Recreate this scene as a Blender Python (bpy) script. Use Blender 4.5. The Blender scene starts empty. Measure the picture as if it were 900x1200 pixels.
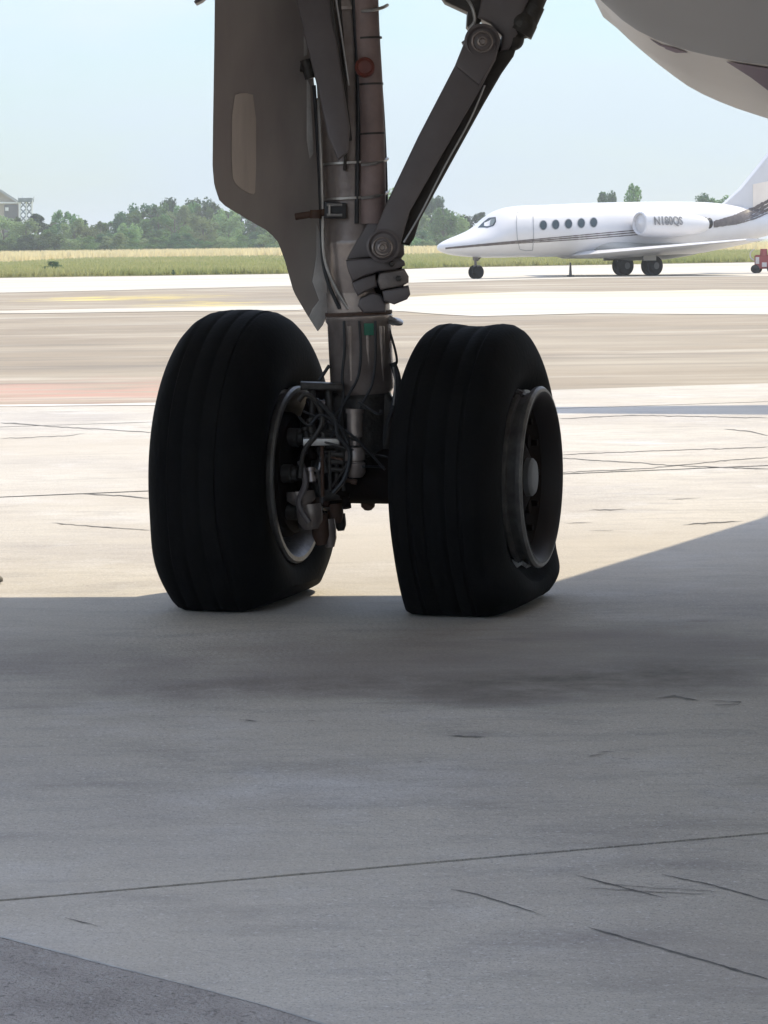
import bpy, bmesh, math, random
from mathutils import Vector, Matrix, noise as mnoise
from mathutils.bvhtree import BVHTree
from math import sin, cos, pi, radians as R
random.seed(7)
S = bpy.context.scene
COL = S.collection

# ------------------------------------------------------------------ camera
W, H, F = 900, 1200, 3500.0            # photograph size, focal length in its pixels
CAMH = 1.27
PITCH = math.atan((600 - 283.5) / F); ROLL = -R(0.7)
cd = bpy.data.cameras.new('camera'); cam = bpy.data.objects.new('camera', cd); COL.objects.link(cam)
cd.sensor_fit = 'VERTICAL'; cd.sensor_height = 24.0; cd.lens = F / H * 24.0
cd.clip_start = 0.05; cd.clip_end = 6000
CM = Matrix.Translation((0, 0, CAMH)) @ (Matrix.Rotation(pi / 2 - PITCH, 4, 'X') @ Matrix.Rotation(ROLL, 4, 'Z'))
cam.matrix_world = CM
S.camera = cam
CR = CM.to_3x3(); CO = Vector((0, 0, CAMH))
def ray(px, py): return (CR @ Vector((px - W / 2, H / 2 - py, -F))).normalized()
def at(px, py, Y):                      # point of a pixel's ray at world depth Y
    d = ray(px, py); return CO + d * (Y / d.y)
def gnd(px, py, z=0.0):
    d = ray(px, py); return CO + d * ((z - CAMH) / d.z)
def project(p):
    q = CR.transposed() @ (Vector(p) - CO); return (W / 2 - q.x / q.z * F, H / 2 + q.y / q.z * F)

# ------------------------------------------------------------------ light
SUN = Vector((0.54, 0.50, 1.0)).normalized()
w = bpy.data.worlds.new('World'); S.world = w; w.use_nodes = True
nt = w.node_tree; nt.nodes.clear()
sky = nt.nodes.new('ShaderNodeTexSky'); sky.sky_type = 'NISHITA'; sky.sun_disc = False
sky.sun_elevation = math.asin(SUN.z); sky.sun_rotation = math.atan2(SUN.x, SUN.y)
sky.air_density = 1.0; sky.dust_density = 0.3; sky.ozone_density = 1.6; sky.altitude = 0
bg = nt.nodes.new('ShaderNodeBackground'); bg.inputs[1].default_value = 0.135
out = nt.nodes.new('ShaderNodeOutputWorld')
# unseen overhead cloud, brightened to fill the shade; only faint streaks near the horizon
tc = nt.nodes.new('ShaderNodeTexCoord'); mp = nt.nodes.new('ShaderNodeMapping')
mp.inputs['Scale'].default_value = (1.5, 1.5, 6.0)
nz = nt.nodes.new('ShaderNodeTexNoise'); nz.inputs['Scale'].default_value = 3.2; nz.inputs['Detail'].default_value = 7; nz.inputs['Roughness'].default_value = 0.55
rp = nt.nodes.new('ShaderNodeMapRange'); rp.inputs[1].default_value = 0.42; rp.inputs[2].default_value = 0.62; rp.inputs[4].default_value = 0.78
mx = nt.nodes.new('ShaderNodeMixRGB'); mx.inputs[2].default_value = (6.9, 7.1, 7.9, 1)
L = nt.links.new
L(tc.outputs['Generated'], mp.inputs['Vector']); L(mp.outputs[0], nz.inputs['Vector']); L(nz.outputs[0], rp.inputs[0])
veil = nt.nodes.new('ShaderNodeMixRGB'); veil.inputs[0].default_value = 0.72; veil.inputs[2].default_value = (1.30, 1.74, 2.0, 1)
L(sky.outputs[0], mx.inputs[1]); L(mx.outputs[0], veil.inputs[1])
sx_ = nt.nodes.new('ShaderNodeSeparateXYZ'); L(tc.outputs['Generated'], sx_.inputs[0])
vr = nt.nodes.new('ShaderNodeMapRange'); vr.inputs[1].default_value = 0.0; vr.inputs[2].default_value = 0.6; vr.inputs[3].default_value = 0.86; vr.inputs[4].default_value = 0.0
L(sx_.outputs['Z'], vr.inputs[0]); L(vr.outputs[0], veil.inputs[0])
L(rp.outputs[0], mx.inputs[0]); L(veil.outputs[0], bg.inputs[0]); L(bg.outputs[0], out.inputs[0])
sl = bpy.data.lights.new('sun', 'SUN'); sl.energy = 2.2; sl.angle = R(0.53); sl.color = (1, 0.88, 0.66)
so = bpy.data.objects.new('sun', sl); COL.objects.link(so)
so.rotation_euler = SUN.to_track_quat('Z', 'Y').to_euler()
S.view_settings.view_transform = 'Standard'; S.view_settings.look = 'None'; S.view_settings.gamma = 1.0
S.view_settings.exposure = 1.2
S.view_settings.use_curve_mapping = False

# ------------------------------------------------------------------ materials
def mat(name, col, rough=0.6, metal=0.0, col2=None, scale=8.0, amt=0.5, bump=0.0, bscale=None, detail=6, space='Object', spec=0.5, stretch=None, extra=None):
    m = bpy.data.materials.new(name); m.use_nodes = True; n = m.node_tree; b = n.nodes['Principled BSDF']
    b.inputs['Roughness'].default_value = rough; b.inputs['Metallic'].default_value = metal
    b.inputs['Specular IOR Level'].default_value = spec
    t = n.nodes.new('ShaderNodeTexCoord'); vec = t.outputs['Object']
    if space == 'World':
        g = n.nodes.new('ShaderNodeNewGeometry'); vec = g.outputs['Position']
    if stretch:
        q = n.nodes.new('ShaderNodeMapping'); q.inputs['Scale'].default_value = stretch; n.links.new(vec, q.inputs[0]); vec = q.outputs[0]
    z = n.nodes.new('ShaderNodeTexNoise'); z.inputs['Scale'].default_value = scale; z.inputs['Detail'].default_value = detail; z.inputs['Roughness'].default_value = 0.62
    n.links.new(vec, z.inputs['Vector'])
    r = n.nodes.new('ShaderNodeMapRange'); r.inputs[1].default_value = 0.5 - 0.5 * (1 - amt) - 0.001; r.inputs[2].default_value = 0.5 + 0.5 * (1 - amt) + 0.001
    r.inputs[1].default_value = 0.32; r.inputs[2].default_value = 0.68; r.inputs[4].default_value = amt
    n.links.new(z.outputs[0], r.inputs[0])
    x = n.nodes.new('ShaderNodeMixRGB'); x.inputs[1].default_value = (*col, 1); c2 = col2 or tuple(c * 0.6 for c in col); x.inputs[2].default_value = (*c2, 1)
    n.links.new(r.outputs[0], x.inputs[0])
    last = x.outputs[0]
    if extra: last = extra(n, vec, last)
    n.links.new(last, b.inputs['Base Color'])
    if bump:
        z2 = n.nodes.new('ShaderNodeTexNoise'); z2.inputs['Scale'].default_value = bscale or scale * 5; z2.inputs['Detail'].default_value = 5
        n.links.new(vec, z2.inputs['Vector'])
        bb = n.nodes.new('ShaderNodeBump'); bb.inputs['Strength'].default_value = bump; bb.inputs['Distance'].default_value = 0.02
        n.links.new(z2.outputs[0], bb.inputs['Height']); n.links.new(bb.outputs[0], b.inputs['Normal'])
    return m
def mix(n, a, colr, fac):
    x = n.nodes.new('ShaderNodeMixRGB'); n.links.new(fac, x.inputs[0]); n.links.new(a, x.inputs[1]); x.inputs[2].default_value = (*colr, 1); return x.outputs[0]
def nmask(n, vec, scale, lo, hi, top=1.0, stretch=(1, 1, 1), detail=5, off=(0, 0, 0), rough=0.6):
    q = n.nodes.new('ShaderNodeMapping'); q.inputs['Scale'].default_value = stretch; q.inputs['Location'].default_value = off; n.links.new(vec, q.inputs[0])
    z = n.nodes.new('ShaderNodeTexNoise'); z.inputs['Scale'].default_value = scale; z.inputs['Detail'].default_value = detail; z.inputs['Roughness'].default_value = rough; n.links.new(q.outputs[0], z.inputs['Vector'])
    r = n.nodes.new('ShaderNodeMapRange'); r.inputs[1].default_value = lo; r.inputs[2].default_value = hi; r.inputs[4].default_value = top
    n.links.new(z.outputs[0], r.inputs[0]); return r.outputs[0]
def blob(n, vec, c, rx, ry, top=0.7, ang=0.0):
    # soft elliptical stain lying on the ground round world point c, broken up by noise
    sb = n.nodes.new('ShaderNodeVectorMath'); sb.operation = 'SUBTRACT'; n.links.new(vec, sb.inputs[0]); sb.inputs[1].default_value = (c[0], c[1], 0)
    ro = n.nodes.new('ShaderNodeVectorRotate'); ro.inputs['Angle'].default_value = -ang; n.links.new(sb.outputs[0], ro.inputs['Vector'])
    zz = n.nodes.new('ShaderNodeTexNoise'); zz.inputs['Scale'].default_value = 1.7; zz.inputs['Detail'].default_value = 6; n.links.new(vec, zz.inputs['Vector'])
    sc = n.nodes.new('ShaderNodeVectorMath'); sc.operation = 'MULTIPLY'; n.links.new(ro.outputs[0], sc.inputs[0]); sc.inputs[1].default_value = (1 / rx, 1 / ry, 0)
    ad = n.nodes.new('ShaderNodeVectorMath'); ad.operation = 'MULTIPLY_ADD'; n.links.new(zz.outputs['Color'], ad.inputs[0]); ad.inputs[1].default_value = (1.6, 1.6, 0); ad.inputs[2].default_value = (-0.8, -0.8, 0)
    a2 = n.nodes.new('ShaderNodeVectorMath'); n.links.new(sc.outputs[0], a2.inputs[0]); n.links.new(ad.outputs[0], a2.inputs[1])
    ln = n.nodes.new('ShaderNodeVectorMath'); ln.operation = 'LENGTH'; n.links.new(a2.outputs[0], ln.inputs[0])
    r = n.nodes.new('ShaderNodeMapRange'); r.interpolation_type = 'SMOOTHSTEP'; r.inputs[1].default_value = 1.25; r.inputs[2].default_value = 0.1; r.inputs[3].default_value = 0; r.inputs[4].default_value = top
    n.links.new(ln.outputs['Value'], r.inputs[0]); return r.outputs[0]

def mul(n, a, b):
    m_ = n.nodes.new('ShaderNodeMath'); m_.operation = 'MULTIPLY'; n.links.new(a, m_.inputs[0]); n.links.new(b, m_.inputs[1]); return m_.outputs[0]
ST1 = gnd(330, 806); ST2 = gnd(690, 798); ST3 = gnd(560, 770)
def concrete_extra(n, vec, c):
    c = mix(n, c, (0.34, 0.31, 0.295), nmask(n, vec, 0.55, 0.48, 0.66, 0.6))
    c = mix(n, c, (0.25, 0.228, 0.215), nmask(n, vec, 2.2, 0.52, 0.68, 0.6, off=(5, 3, 0), stretch=(0.6, 1.5, 1), detail=9, rough=.7))
    c = mix(n, c, (0.60, 0.585, 0.57), nmask(n, vec, 1.3, 0.52, 0.70, 0.7, off=(9, 1, 0), detail=9, rough=.7))
    c = mix(n, c, (0.30, 0.28, 0.27), nmask(n, vec, 7, 0.50, 0.66, 0.55, off=(3, 7, 0), stretch=(.5, 1.6, 1), detail=10, rough=.75))
    c = mix(n, c, (0.20, 0.185, 0.175), nmask(n, vec, 55, 0.56, 0.70, 0.6, detail=4, rough=.7))
    c = mix(n, c, (0.72, 0.71, 0.70), nmask(n, vec, 75, 0.58, 0.70, 0.6, detail=3, off=(3, 3, 0)))
    c = mix(n, c, (0.22, 0.21, 0.20), nmask(n, vec, 190, 0.54, 0.66, 0.7, detail=2, off=(1, 8, 0)))
    c = mix(n, c, (0.43, 0.385, 0.32), nmask(n, vec, 0.16, 0.44, 0.60, 0.7, off=(2, 5, 0)))
    c = mix(n, c, (0.24, 0.20, 0.185), mul(n, blob(n, vec, gnd(470, 770), 1.9, 1.1, .7, .15), nmask(n, vec, 1.2, .3, .65, .9, detail=9)))
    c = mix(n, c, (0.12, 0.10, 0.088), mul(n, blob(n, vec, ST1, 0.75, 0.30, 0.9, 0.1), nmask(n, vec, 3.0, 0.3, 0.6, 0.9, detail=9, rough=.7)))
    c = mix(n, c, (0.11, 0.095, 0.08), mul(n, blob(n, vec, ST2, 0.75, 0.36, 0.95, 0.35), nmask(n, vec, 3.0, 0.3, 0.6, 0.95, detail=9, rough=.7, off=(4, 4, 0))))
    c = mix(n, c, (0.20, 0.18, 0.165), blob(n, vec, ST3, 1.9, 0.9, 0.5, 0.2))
    return c
M = {}
M['concrete'] = mat('apron_concrete', (0.53, 0.492, 0.43), 0.8, 0, (0.45, 0.415, 0.362), 0.9, 0.8, bump=0.25, bscale=60, space='World', extra=concrete_extra, spec=0.25)
M['joint'] = mat('joint_filler', (0.008, 0.0075, 0.007), 0.9, 0, None, 20, 0.6, space='World')
M['crack'] = mat('crack_dark', (0.07, 0.066, 0.062), 0.95, 0, (0.26, 0.25, 0.235), 30, 0.8, space='World')
RED = gnd(40, 458); YL = (0.70, 0.56, 0.13)
YELS = ((gnd(170, 348), 2.2, 4.0), (gnd(235, 356), 1.5, 4.0), (gnd(90, 350), 1.4, 3.5), (gnd(540, 345), 2.6, 4.0), (gnd(580, 366), 1.8, 1.4))
def yellows(n, vec, c):
    for k, (p_, rx, ry) in enumerate(YELS):
        c = mix(n, c, YL, mul(n, blob(n, vec, p_, rx, ry, .95 if k < 3 else .45), nmask(n, vec, 1.3, .44, .60, .8, stretch=(.5, .9, 1), detail=9, off=(k, 2, 0))))
    return c
def asphalt_extra(n, vec, c):
    c = mix(n, c, (0.40, 0.36, 0.29), nmask(n, vec, 0.25, 0.46, 0.68, 0.55, stretch=(0.35, 1, 1)))
    c = mix(n, c, (0.19, 0.17, 0.145), nmask(n, vec, 0.5, 0.5, 0.68, 0.55, stretch=(0.18, 1, 1), off=(7, 2, 0)))
    c = mix(n, c, (0.16, 0.145, 0.13), nmask(n, vec, 2.0, 0.56, 0.72, 0.45, stretch=(0.3, 1, 1), off=(2, 9, 0)))
    c = mix(n, c, (0.62, 0.58, 0.50), nmask(n, vec, 0.9, 0.54, 0.72, 0.5, stretch=(0.2, .8, 1), off=(1, 4, 0), detail=8))
    c = mix(n, c, (0.17, 0.15, 0.13), nmask(n, vec, 0.9, 0.56, 0.68, 0.6, stretch=(0.09, .8, 1), off=(4, 14, 0), detail=8))
    c = mix(n, c, (0.46, 0.25, 0.205), mul(n, blob(n, vec, RED, 3.4, 2.6, 0.85), nmask(n, vec, 2.2, 0.36, 0.60, 0.85, stretch=(.3, 1.3, 1), detail=8)))
    c = yellows(n, vec, c)
    return c
M['asphalt'] = mat('old_asphalt', (0.32, 0.272, 0.21), 0.9, 0, (0.24, 0.20, 0.155), 0.3, 0.9, bump=0.2, bscale=30, space='World', extra=asphalt_extra, spec=0.2)
M['patch'] = mat('dark_asphalt_patch', (0.40, 0.365, 0.335), 0.95, 0, (0.25, 0.225, 0.205), 7, 0.8, bump=0.7, bscale=140, space='World', spec=0.2,
    extra=lambda n, v, c: mix(n, mix(n, c, (0.42, 0.41, 0.39), nmask(n, v, 110, 0.60, 0.70, 0.8, detail=2)), (0.06, 0.058, 0.055), nmask(n, v, 60, 0.58, 0.72, 0.6, detail=3, off=(4, 4, 0))))
M['pale'] = mat('pale_concrete', (0.56, 0.53, 0.47), 0.85, 0, (0.42, 0.38, 0.32), 0.5, 0.85, space='World', stretch=(0.15, 1, 1), spec=0.2, extra=lambda n, v, c: yellows(n, v, mix(n, c, (0.34, 0.30, 0.25), nmask(n, v, 1.0, .54, .64, .8, stretch=(.1, .7, 1), detail=8))))
M['yellow'] = mat('faded_yellow_paint', (0.60, 0.49, 0.15), 0.8, 0, (0.42, 0.37, 0.24), 0.7, 1.0, space='World', stretch=(0.3, 1, 1), spec=0.2, extra=lambda n, v, c: mix(n, c, (0.34, 0.30, 0.245), nmask(n, v, 1.5, .40, .56, 1.0, stretch=(.14, 1.0, 1), detail=8)))
M['redpaint'] = mat('faded_red_paint', (0.42, 0.22, 0.18), 0.85, 0, (0.36, 0.27, 0.22), 0.6, 1.0, space='World', stretch=(0.35, 1, 1), spec=0.2, extra=lambda n, v, c: mix(n, c, (0.31, 0.27, 0.22), nmask(n, v, .8, .36, .58, .95, stretch=(.35, 1.3, 1))))
M['whitepaint'] = mat('white_line_paint', (0.66, 0.64, 0.6), 0.8, 0, (0.42, 0.38, 0.33), 2, 0.9, space='World')
M['grassbase'] = mat('field_grass', (0.26, 0.28, 0.10), 0.95, 0, (0.40, 0.37, 0.17), 0.12, 0.9, space='World', spec=0.1, stretch=(0.5, 1, 1))
M['grass'] = mat('green_grass_blades', (0.30, 0.33, 0.12), 0.9, 0, (0.48, 0.44, 0.22), 0.1, 0.9, space='World', spec=0.1)
M['straw'] = mat('dry_straw_grass', (0.85, 0.74, 0.46), 0.9, 0, (0.70, 0.60, 0.36), 0.3, 0.9, space='World', spec=0.1)
M['soil'] = mat('ground_soil', (0.24, 0.22, 0.15), 0.95, 0, (0.15, 0.17, 0.08), 0.05, 0.8, space='World', spec=0.1)
M['rubber'] = mat('tyre_rubber', (0.0045, 0.0045, 0.0047), 0.8, 0, (0.009, 0.0085, 0.008), 6, 0.8, bump=0.12, bscale=60, spec=0.06)
M['groove'] = mat('tyre_groove', (0.004, 0.004, 0.004), 0.95, 0, None, 6, 0.2, spec=0.05)
M['rim'] = mat('wheel_alloy', (0.17, 0.16, 0.15), 0.42, 0.2, (0.06, 0.055, 0.05), 14, 0.8, bump=0.1, bscale=50)
M['rimdark'] = mat('near_black_wheel_disc', (0.008, 0.006, 0.005), 0.8, 0.0, (0.014, 0.008, 0.006), 9, 0.8, bump=0.1, spec=0.08)  # near-black tone for wheel discs, axle and brake parts
M['rust'] = mat('heat_browned_steel', (0.10, 0.05, 0.03), 0.7, 0.2, (0.05, 0.03, 0.02), 14, 0.8, bump=0.2)
M['hub'] = mat('hub_cap_paint', (0.10, 0.10, 0.105), 0.55, 0, (0.13, 0.13, 0.13), 18, 0.7)
M['gearpaint'] = mat('gear_grey_paint', (0.36, 0.305, 0.275), 0.27, 0.35, (0.13, 0.10, 0.088), 7, 0.7, bump=0.08, bscale=30)
M['geardark'] = mat('gear_dark_grey_paint', (0.135, 0.115, 0.113), 0.45, 0.05, (0.09, 0.075, 0.073), 5, 0.7, bump=0.06, bscale=30)
M['dirty'] = mat('greasy_metal', (0.05, 0.043, 0.037), 0.5, 0.3, (0.03, 0.026, 0.022), 18, 0.9, bump=0.25, bscale=50)
M['steel'] = mat('bright_steel', (0.42, 0.41, 0.40), 0.32, 0.7, (0.22, 0.2, 0.18), 20, 0.6)
M['sleeve'] = mat('brown_red_sleeve', (0.28, 0.20, 0.18), 0.6, 0, (0.17, 0.12, 0.11), 9, 0.8, bump=0.15)
M['redcap'] = mat('red_cap', (0.20, 0.045, 0.03), 0.5, 0, (0.09, 0.03, 0.02), 15, 0.7)
M['luggrey'] = mat('worn_lug_grey', (0.22, 0.185, 0.165), 0.45, 0.1, (0.11, 0.09, 0.08), 12, 0.9, bump=0.15)
M['hose'] = mat('black_hose', (0.018, 0.018, 0.02), 0.5, 0, None, 20, 0.5)
M['green'] = mat('green_placard', (0.02, 0.16, 0.09), 0.6, 0, None, 40, 0.5)
M['door'] = mat('gear_door_grey', (0.44, 0.40, 0.36), 0.34, 0.05, (0.30, 0.25, 0.24), 2.2, 0.8, stretch=(1, 1, 0.5))
M['doorlip'] = mat('gear_door_pale_edge', (0.80, 0.77, 0.73), 0.45, 0, (0.3, 0.29, 0.28), 6, 0.7)
M['doorpan'] = mat('gear_door_tan_panel', (0.62, 0.53, 0.46), 0.45, 0, (0.46, 0.39, 0.34), 5, 0.7, stretch=(3, 3, 0.6))
M['planewhite'] = mat('aircraft_warm_bounce_paint', (0.85, 0.77, 0.69), 0.35, 0, (0.70, 0.62, 0.55), 1.4, 0.6)  # white paint with the ground's warm bounce light put into the colour
M['planeshade'] = mat('aircraft_shaded_paint', (0.42, 0.40, 0.38), 0.5, 0, (0.36, 0.34, 0.325), 1.1, 0.6)  # same paint in a shaded tone, for the forward belly
M['winggrey'] = mat('wing_light_grey_paint', (0.52, 0.52, 0.52), 0.5, 0, (0.45, 0.45, 0.45), 1.1, 0.6)
M['purple'] = mat('purple_livery_paint', (0.17, 0.09, 0.14), 0.4, 0, (0.08, 0.04, 0.06), 3, 0.5)
M['jetwhite'] = mat('jet_white_paint', (0.66, 0.65, 0.66), 0.30, 0, (0.58, 0.57, 0.57), 0.9, 0.6)
M['jetbelly'] = mat('jet_belly_grey', (0.42, 0.41, 0.39), 0.4, 0, (0.33, 0.32, 0.3), 1.5, 0.6)
M['jetstripe'] = mat('jet_dark_stripe', (0.075, 0.06, 0.06), 0.45, 0, (0.2, 0.17, 0.15), 6, 0.5)
M['jetglass'] = mat('jet_window_glass', (0.03, 0.045, 0.05), 0.12, 0, (0.05, 0.07, 0.08), 3, 0.6)
M['jetline'] = mat('jet_panel_line', (0.33, 0.34, 0.36), 0.5, 0, None, 5, 0.2)
M['bark'] = mat('bark', (0.10, 0.08, 0.06), 0.9, 0, (0.16, 0.13, 0.10), 3, 0.8, bump=0.4)
M['wall'] = mat('hangar_wall', (0.42, 0.37, 0.29), 0.85, 0, (0.34, 0.30, 0.24), 0.4, 0.7)
M['walldark'] = mat('hangar_dark_opening', (0.14, 0.14, 0.13), 0.8, 0, (0.09, 0.09, 0.09), 0.5, 0.6)
M['roof'] = mat('hangar_roof', (0.36, 0.37, 0.36), 0.7, 0, (0.28, 0.29, 0.28), 0.5, 0.7)
M['lattice'] = mat('white_lattice_steel', (0.72, 0.73, 0.72), 0.6, 0, (0.6, 0.6, 0.6), 1, 0.5)
M['latdark'] = mat('lattice_dark_panel', (0.12, 0.16, 0.17), 0.7, 0, (0.2, 0.22, 0.22), 2, 0.7)
M['cartred'] = mat('cart_red_paint', (0.36, 0.07, 0.07), 0.6, 0, (0.25, 0.08, 0.07), 5, 0.7)
M['cartwhite'] = mat('cart_white_paint', (0.7, 0.68, 0.66), 0.6, 0, (0.5, 0.4, 0.38), 5, 0.6)
def leafmat(name, c1, c2):
    def ex(n, v, c):
        o = n.nodes.new('ShaderNodeObjectInfo')
        hs = n.nodes.new('ShaderNodeHueSaturation')
        r = n.nodes.new('ShaderNodeMapRange'); r.inputs[3].default_value = 0.65; r.inputs[4].default_value = 1.55; n.links.new(o.outputs['Random'], r.inputs[0])
        n.links.new(r.outputs[0], hs.inputs['Value']); n.links.new(c, hs.inputs['Color'])
        r2 = n.nodes.new('ShaderNodeMapRange'); r2.inputs[3].default_value = 0.485; r2.inputs[4].default_value = 0.53; n.links.new(o.outputs['Random'], r2.inputs[0]); n.links.new(r2.outputs[0], hs.inputs['Hue'])
        return hs.outputs[0]
    return mat(name, c1, 0.75, 0, c2, 0.8, 0.9, space='Object', spec=0.2, extra=ex)
M['leaf'] = leafmat('mid_green_foliage', (0.095, 0.175, 0.05), (0.15, 0.22, 0.075))
M['leafpale'] = leafmat('pale_green_foliage', (0.16, 0.23, 0.09), (0.26, 0.31, 0.14))
M['leafdark'] = leafmat('dark_green_foliage', (0.05, 0.10, 0.045), (0.085, 0.145, 0.06))

def translucent(m, f):
    n = m.node_tree; b = n.nodes['Principled BSDF']; o = n.nodes['Material Output']; t = n.nodes.new('ShaderNodeBsdfTranslucent'); x = n.nodes.new('ShaderNodeMixShader'); x.inputs[0].default_value = f
    src = b.inputs['Base Color'].links[0].from_socket; n.links.new(src, t.inputs[0]); n.links.new(b.outputs[0], x.inputs[1]); n.links.new(t.outputs[0], x.inputs[2]); n.links.new(x.outputs[0], o.inputs['Surface'])
for k_ in ('leaf', 'leafpale', 'leafdark', 'grass', 'straw'): translucent(M[k_], .4)

# ------------------------------------------------------------------ helpers
def link(name, me, m, parent=None):
    o = bpy.data.objects.new(name, me); COL.objects.link(o)
    if m is not None and not me.materials: me.materials.append(m)
    if parent: o.parent = parent
    return o
def fin(name, bm, m, parent=None, smooth=True, ang=35):
    bmesh.ops.remove_doubles(bm, verts=bm.verts, dist=1e-5)
    bmesh.ops.recalc_face_normals(bm, faces=bm.faces)
    me = bpy.data.meshes.new(name); 
    for e in bm.edges:
        if smooth: e.smooth = not (len(e.link_faces) == 2 and e.calc_face_angle(0) > R(ang))
    for f in bm.faces: f.smooth = smooth
    bm.to_mesh(me); bm.free(); return link(name, me, m, parent)
def tag(o, label=None, cat=None, group=None, kind=None):
    if label: o['label'] = label
    if cat: o['category'] = cat
    if group: o['group'] = group
    if kind: o['kind'] = kind
    return o
def empty(name, loc, rz=0):
    o = bpy.data.objects.new(name, None); COL.objects.link(o); o.location = loc; o.rotation_euler = (0, 0, rz); o.empty_display_size = 0.2; return o
def frame(d):
    d = Vector(d).normalized(); u = Vector((0, 0, 1)) if abs(d.z) < 0.9 else Vector((1, 0, 0))
    x = d.cross(u).normalized(); return x, d.cross(x).normalized(), d
def cyl(bm, p0, p1, r0, r1=None, seg=24, cap=True):
    r1 = r0 if r1 is None else r1; p0 = Vector(p0); p1 = Vector(p1); x, y, d = frame(p1 - p0)
    A = [bm.verts.new(p0 + (x * cos(2 * pi * i / seg) + y * sin(2 * pi * i / seg)) * r0) for i in range(seg)]
    B = [bm.verts.new(p1 + (x * cos(2 * pi * i / seg) + y * sin(2 * pi * i / seg)) * r1) for i in range(seg)]
    for i in range(seg): bm.faces.new((A[i], A[(i + 1) % seg], B[(i + 1) % seg], B[i]))
    if cap: bm.faces.new(A); bm.faces.new(B[::-1])
def lathe(bm, p0, axis, prof, seg=48, close=False):
    # prof: (s along axis, r)
    x, y, d = frame(axis); p0 = Vector(p0); rings = []
    for s, r in prof:
        rings.append([bm.verts.new(p0 + d * s + (x * cos(2 * pi * i / seg) + y * sin(2 * pi * i / seg)) * max(r, 1e-4)) for i in range(seg)])
    n = len(rings)
    for k in range(n if close else n - 1):
        A = rings[k]; B = rings[(k + 1) % n]
        for i in range(seg): bm.faces.new((A[i], A[(i + 1) % seg], B[(i + 1) % seg], B[i]))
    return rings
def tube(bm, pts, r, seg=8, sub=4):
    pts = [Vector(p) for p in pts]; q = []
    if len(pts) > 2 and sub > 1:
        for i in range(len(pts) - 1):
            a = pts[max(i - 1, 0)]; b = pts[i]; c = pts[i + 1]; d = pts[min(i + 2, len(pts) - 1)]
            for k in range(sub):
                t = k / sub
                q.append(0.5 * ((2 * b) + (c - a) * t + (2 * a - 5 * b + 4 * c - d) * t * t + (3 * b - a - 3 * c + d) * t ** 3))
        q.append(pts[-1])
    else: q = pts
    prev = None; rings = []
    for i, p in enumerate(q):
        d = (q[min(i + 1, len(q) - 1)] - q[max(i - 1, 0)]).normalized()
        if prev is None: x, y, _ = frame(d)
        else:
            x = (prev - d * prev.dot(d)).normalized(); y = d.cross(x)
        prev = x
        rings.append([bm.verts.new(p + (x * cos(2 * pi * j / seg) + y * sin(2 * pi * j / seg)) * r) for j in range(seg)])
    for A, B in zip(rings, rings[1:]):
        for j in range(seg): bm.faces.new((A[j], A[(j + 1) % seg], B[(j + 1) % seg], B[j]))
    bm.faces.new(rings[0][::-1]); bm.faces.new(rings[-1])
def box(bm, c, s, rot=None):
    m = Matrix.Translation(Vector(c)) @ (rot.to_4x4() if rot else Matrix.Identity(4)) @ Matrix.Diagonal((s[0], s[1], s[2], 1))
    bmesh.ops.create_cube(bm, size=1, matrix=m)
def slabpoly(bm, front, back, bev=0.0):
    A = [bm.verts.new(p) for p in front]; B = [bm.verts.new(p) for p in back]; n = len(A)
    fs = [bm.faces.new(A), bm.faces.new(B[::-1])]
    for i in range(n): fs.append(bm.faces.new((A[i], B[i], B[(i + 1) % n], A[(i + 1) % n])))
    if bev:
        es = list({e for f in fs[:2] for e in f.edges})
        bmesh.ops.recalc_face_normals(bm, faces=fs)
        bmesh.ops.bevel(bm, geom=es, offset=bev, segments=3, affect='EDGES', profile=0.5)
def smoothpoly(pts, it=2, keep=()):
    for _ in range(it):
        q = []
        n = len(pts)
        for i in range(n):
            a = pts[i]; b = pts[(i + 1) % n]
            q.append((a[0] * .75 + b[0] * .25, a[1] * .75 + b[1] * .25)); q.append((a[0] * .25 + b[0] * .75, a[1] * .25 + b[1] * .75))
        pts = q
    return pts
def sheet(name, pts, z, m, wob=0.0, seed=0):
    # flat ground sheet through ground points given in photograph pixels (edges uneven by wob metres)
    P = [gnd(x, y) if y is not None else Vector(x) for x, y in pts]; Q = []
    for i, p in enumerate(P):
        q = P[(i + 1) % len(P)]; n = max(1, int((q - p).length / 1.5)) if wob and (q - p).length < 120 else 1
        for k in range(n):
            v = p.lerp(q, k / n)
            if wob: v = v + Vector((0, wob * mnoise.noise(Vector((v.x * 0.9, v.y * 0.9, seed))), 0))
            Q.append(Vector((v.x, v.y, z)))
    bm = bmesh.new(); bm.faces.new([bm.verts.new(v) for v in Q])
    bmesh.ops.triangulate(bm, faces=bm.faces)
    bmesh.ops.recalc_face_normals(bm, faces=bm.faces)
    for f in bm.faces:
        if f.normal.z < 0: f.normal_flip()
    me = bpy.data.meshes.new(name); bm.to_mesh(me); bm.free()
    return tag(link(name, me, m), kind='structure')

# ------------------------------------------------------------------ ground
def quad(name, x0, x1, y0, y1, z, m, kind='structure'):
    me = bpy.data.meshes.new(name); me.from_pydata([(x0, y0, z), (x1, y0, z), (x1, y1, z), (x0, y1, z)], [], [(0, 1, 2, 3)])
    return tag(link(name, me, m), kind=kind)
quad('ground', -2850, 2850, -1950, 3750, -0.06, M['soil'])
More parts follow.
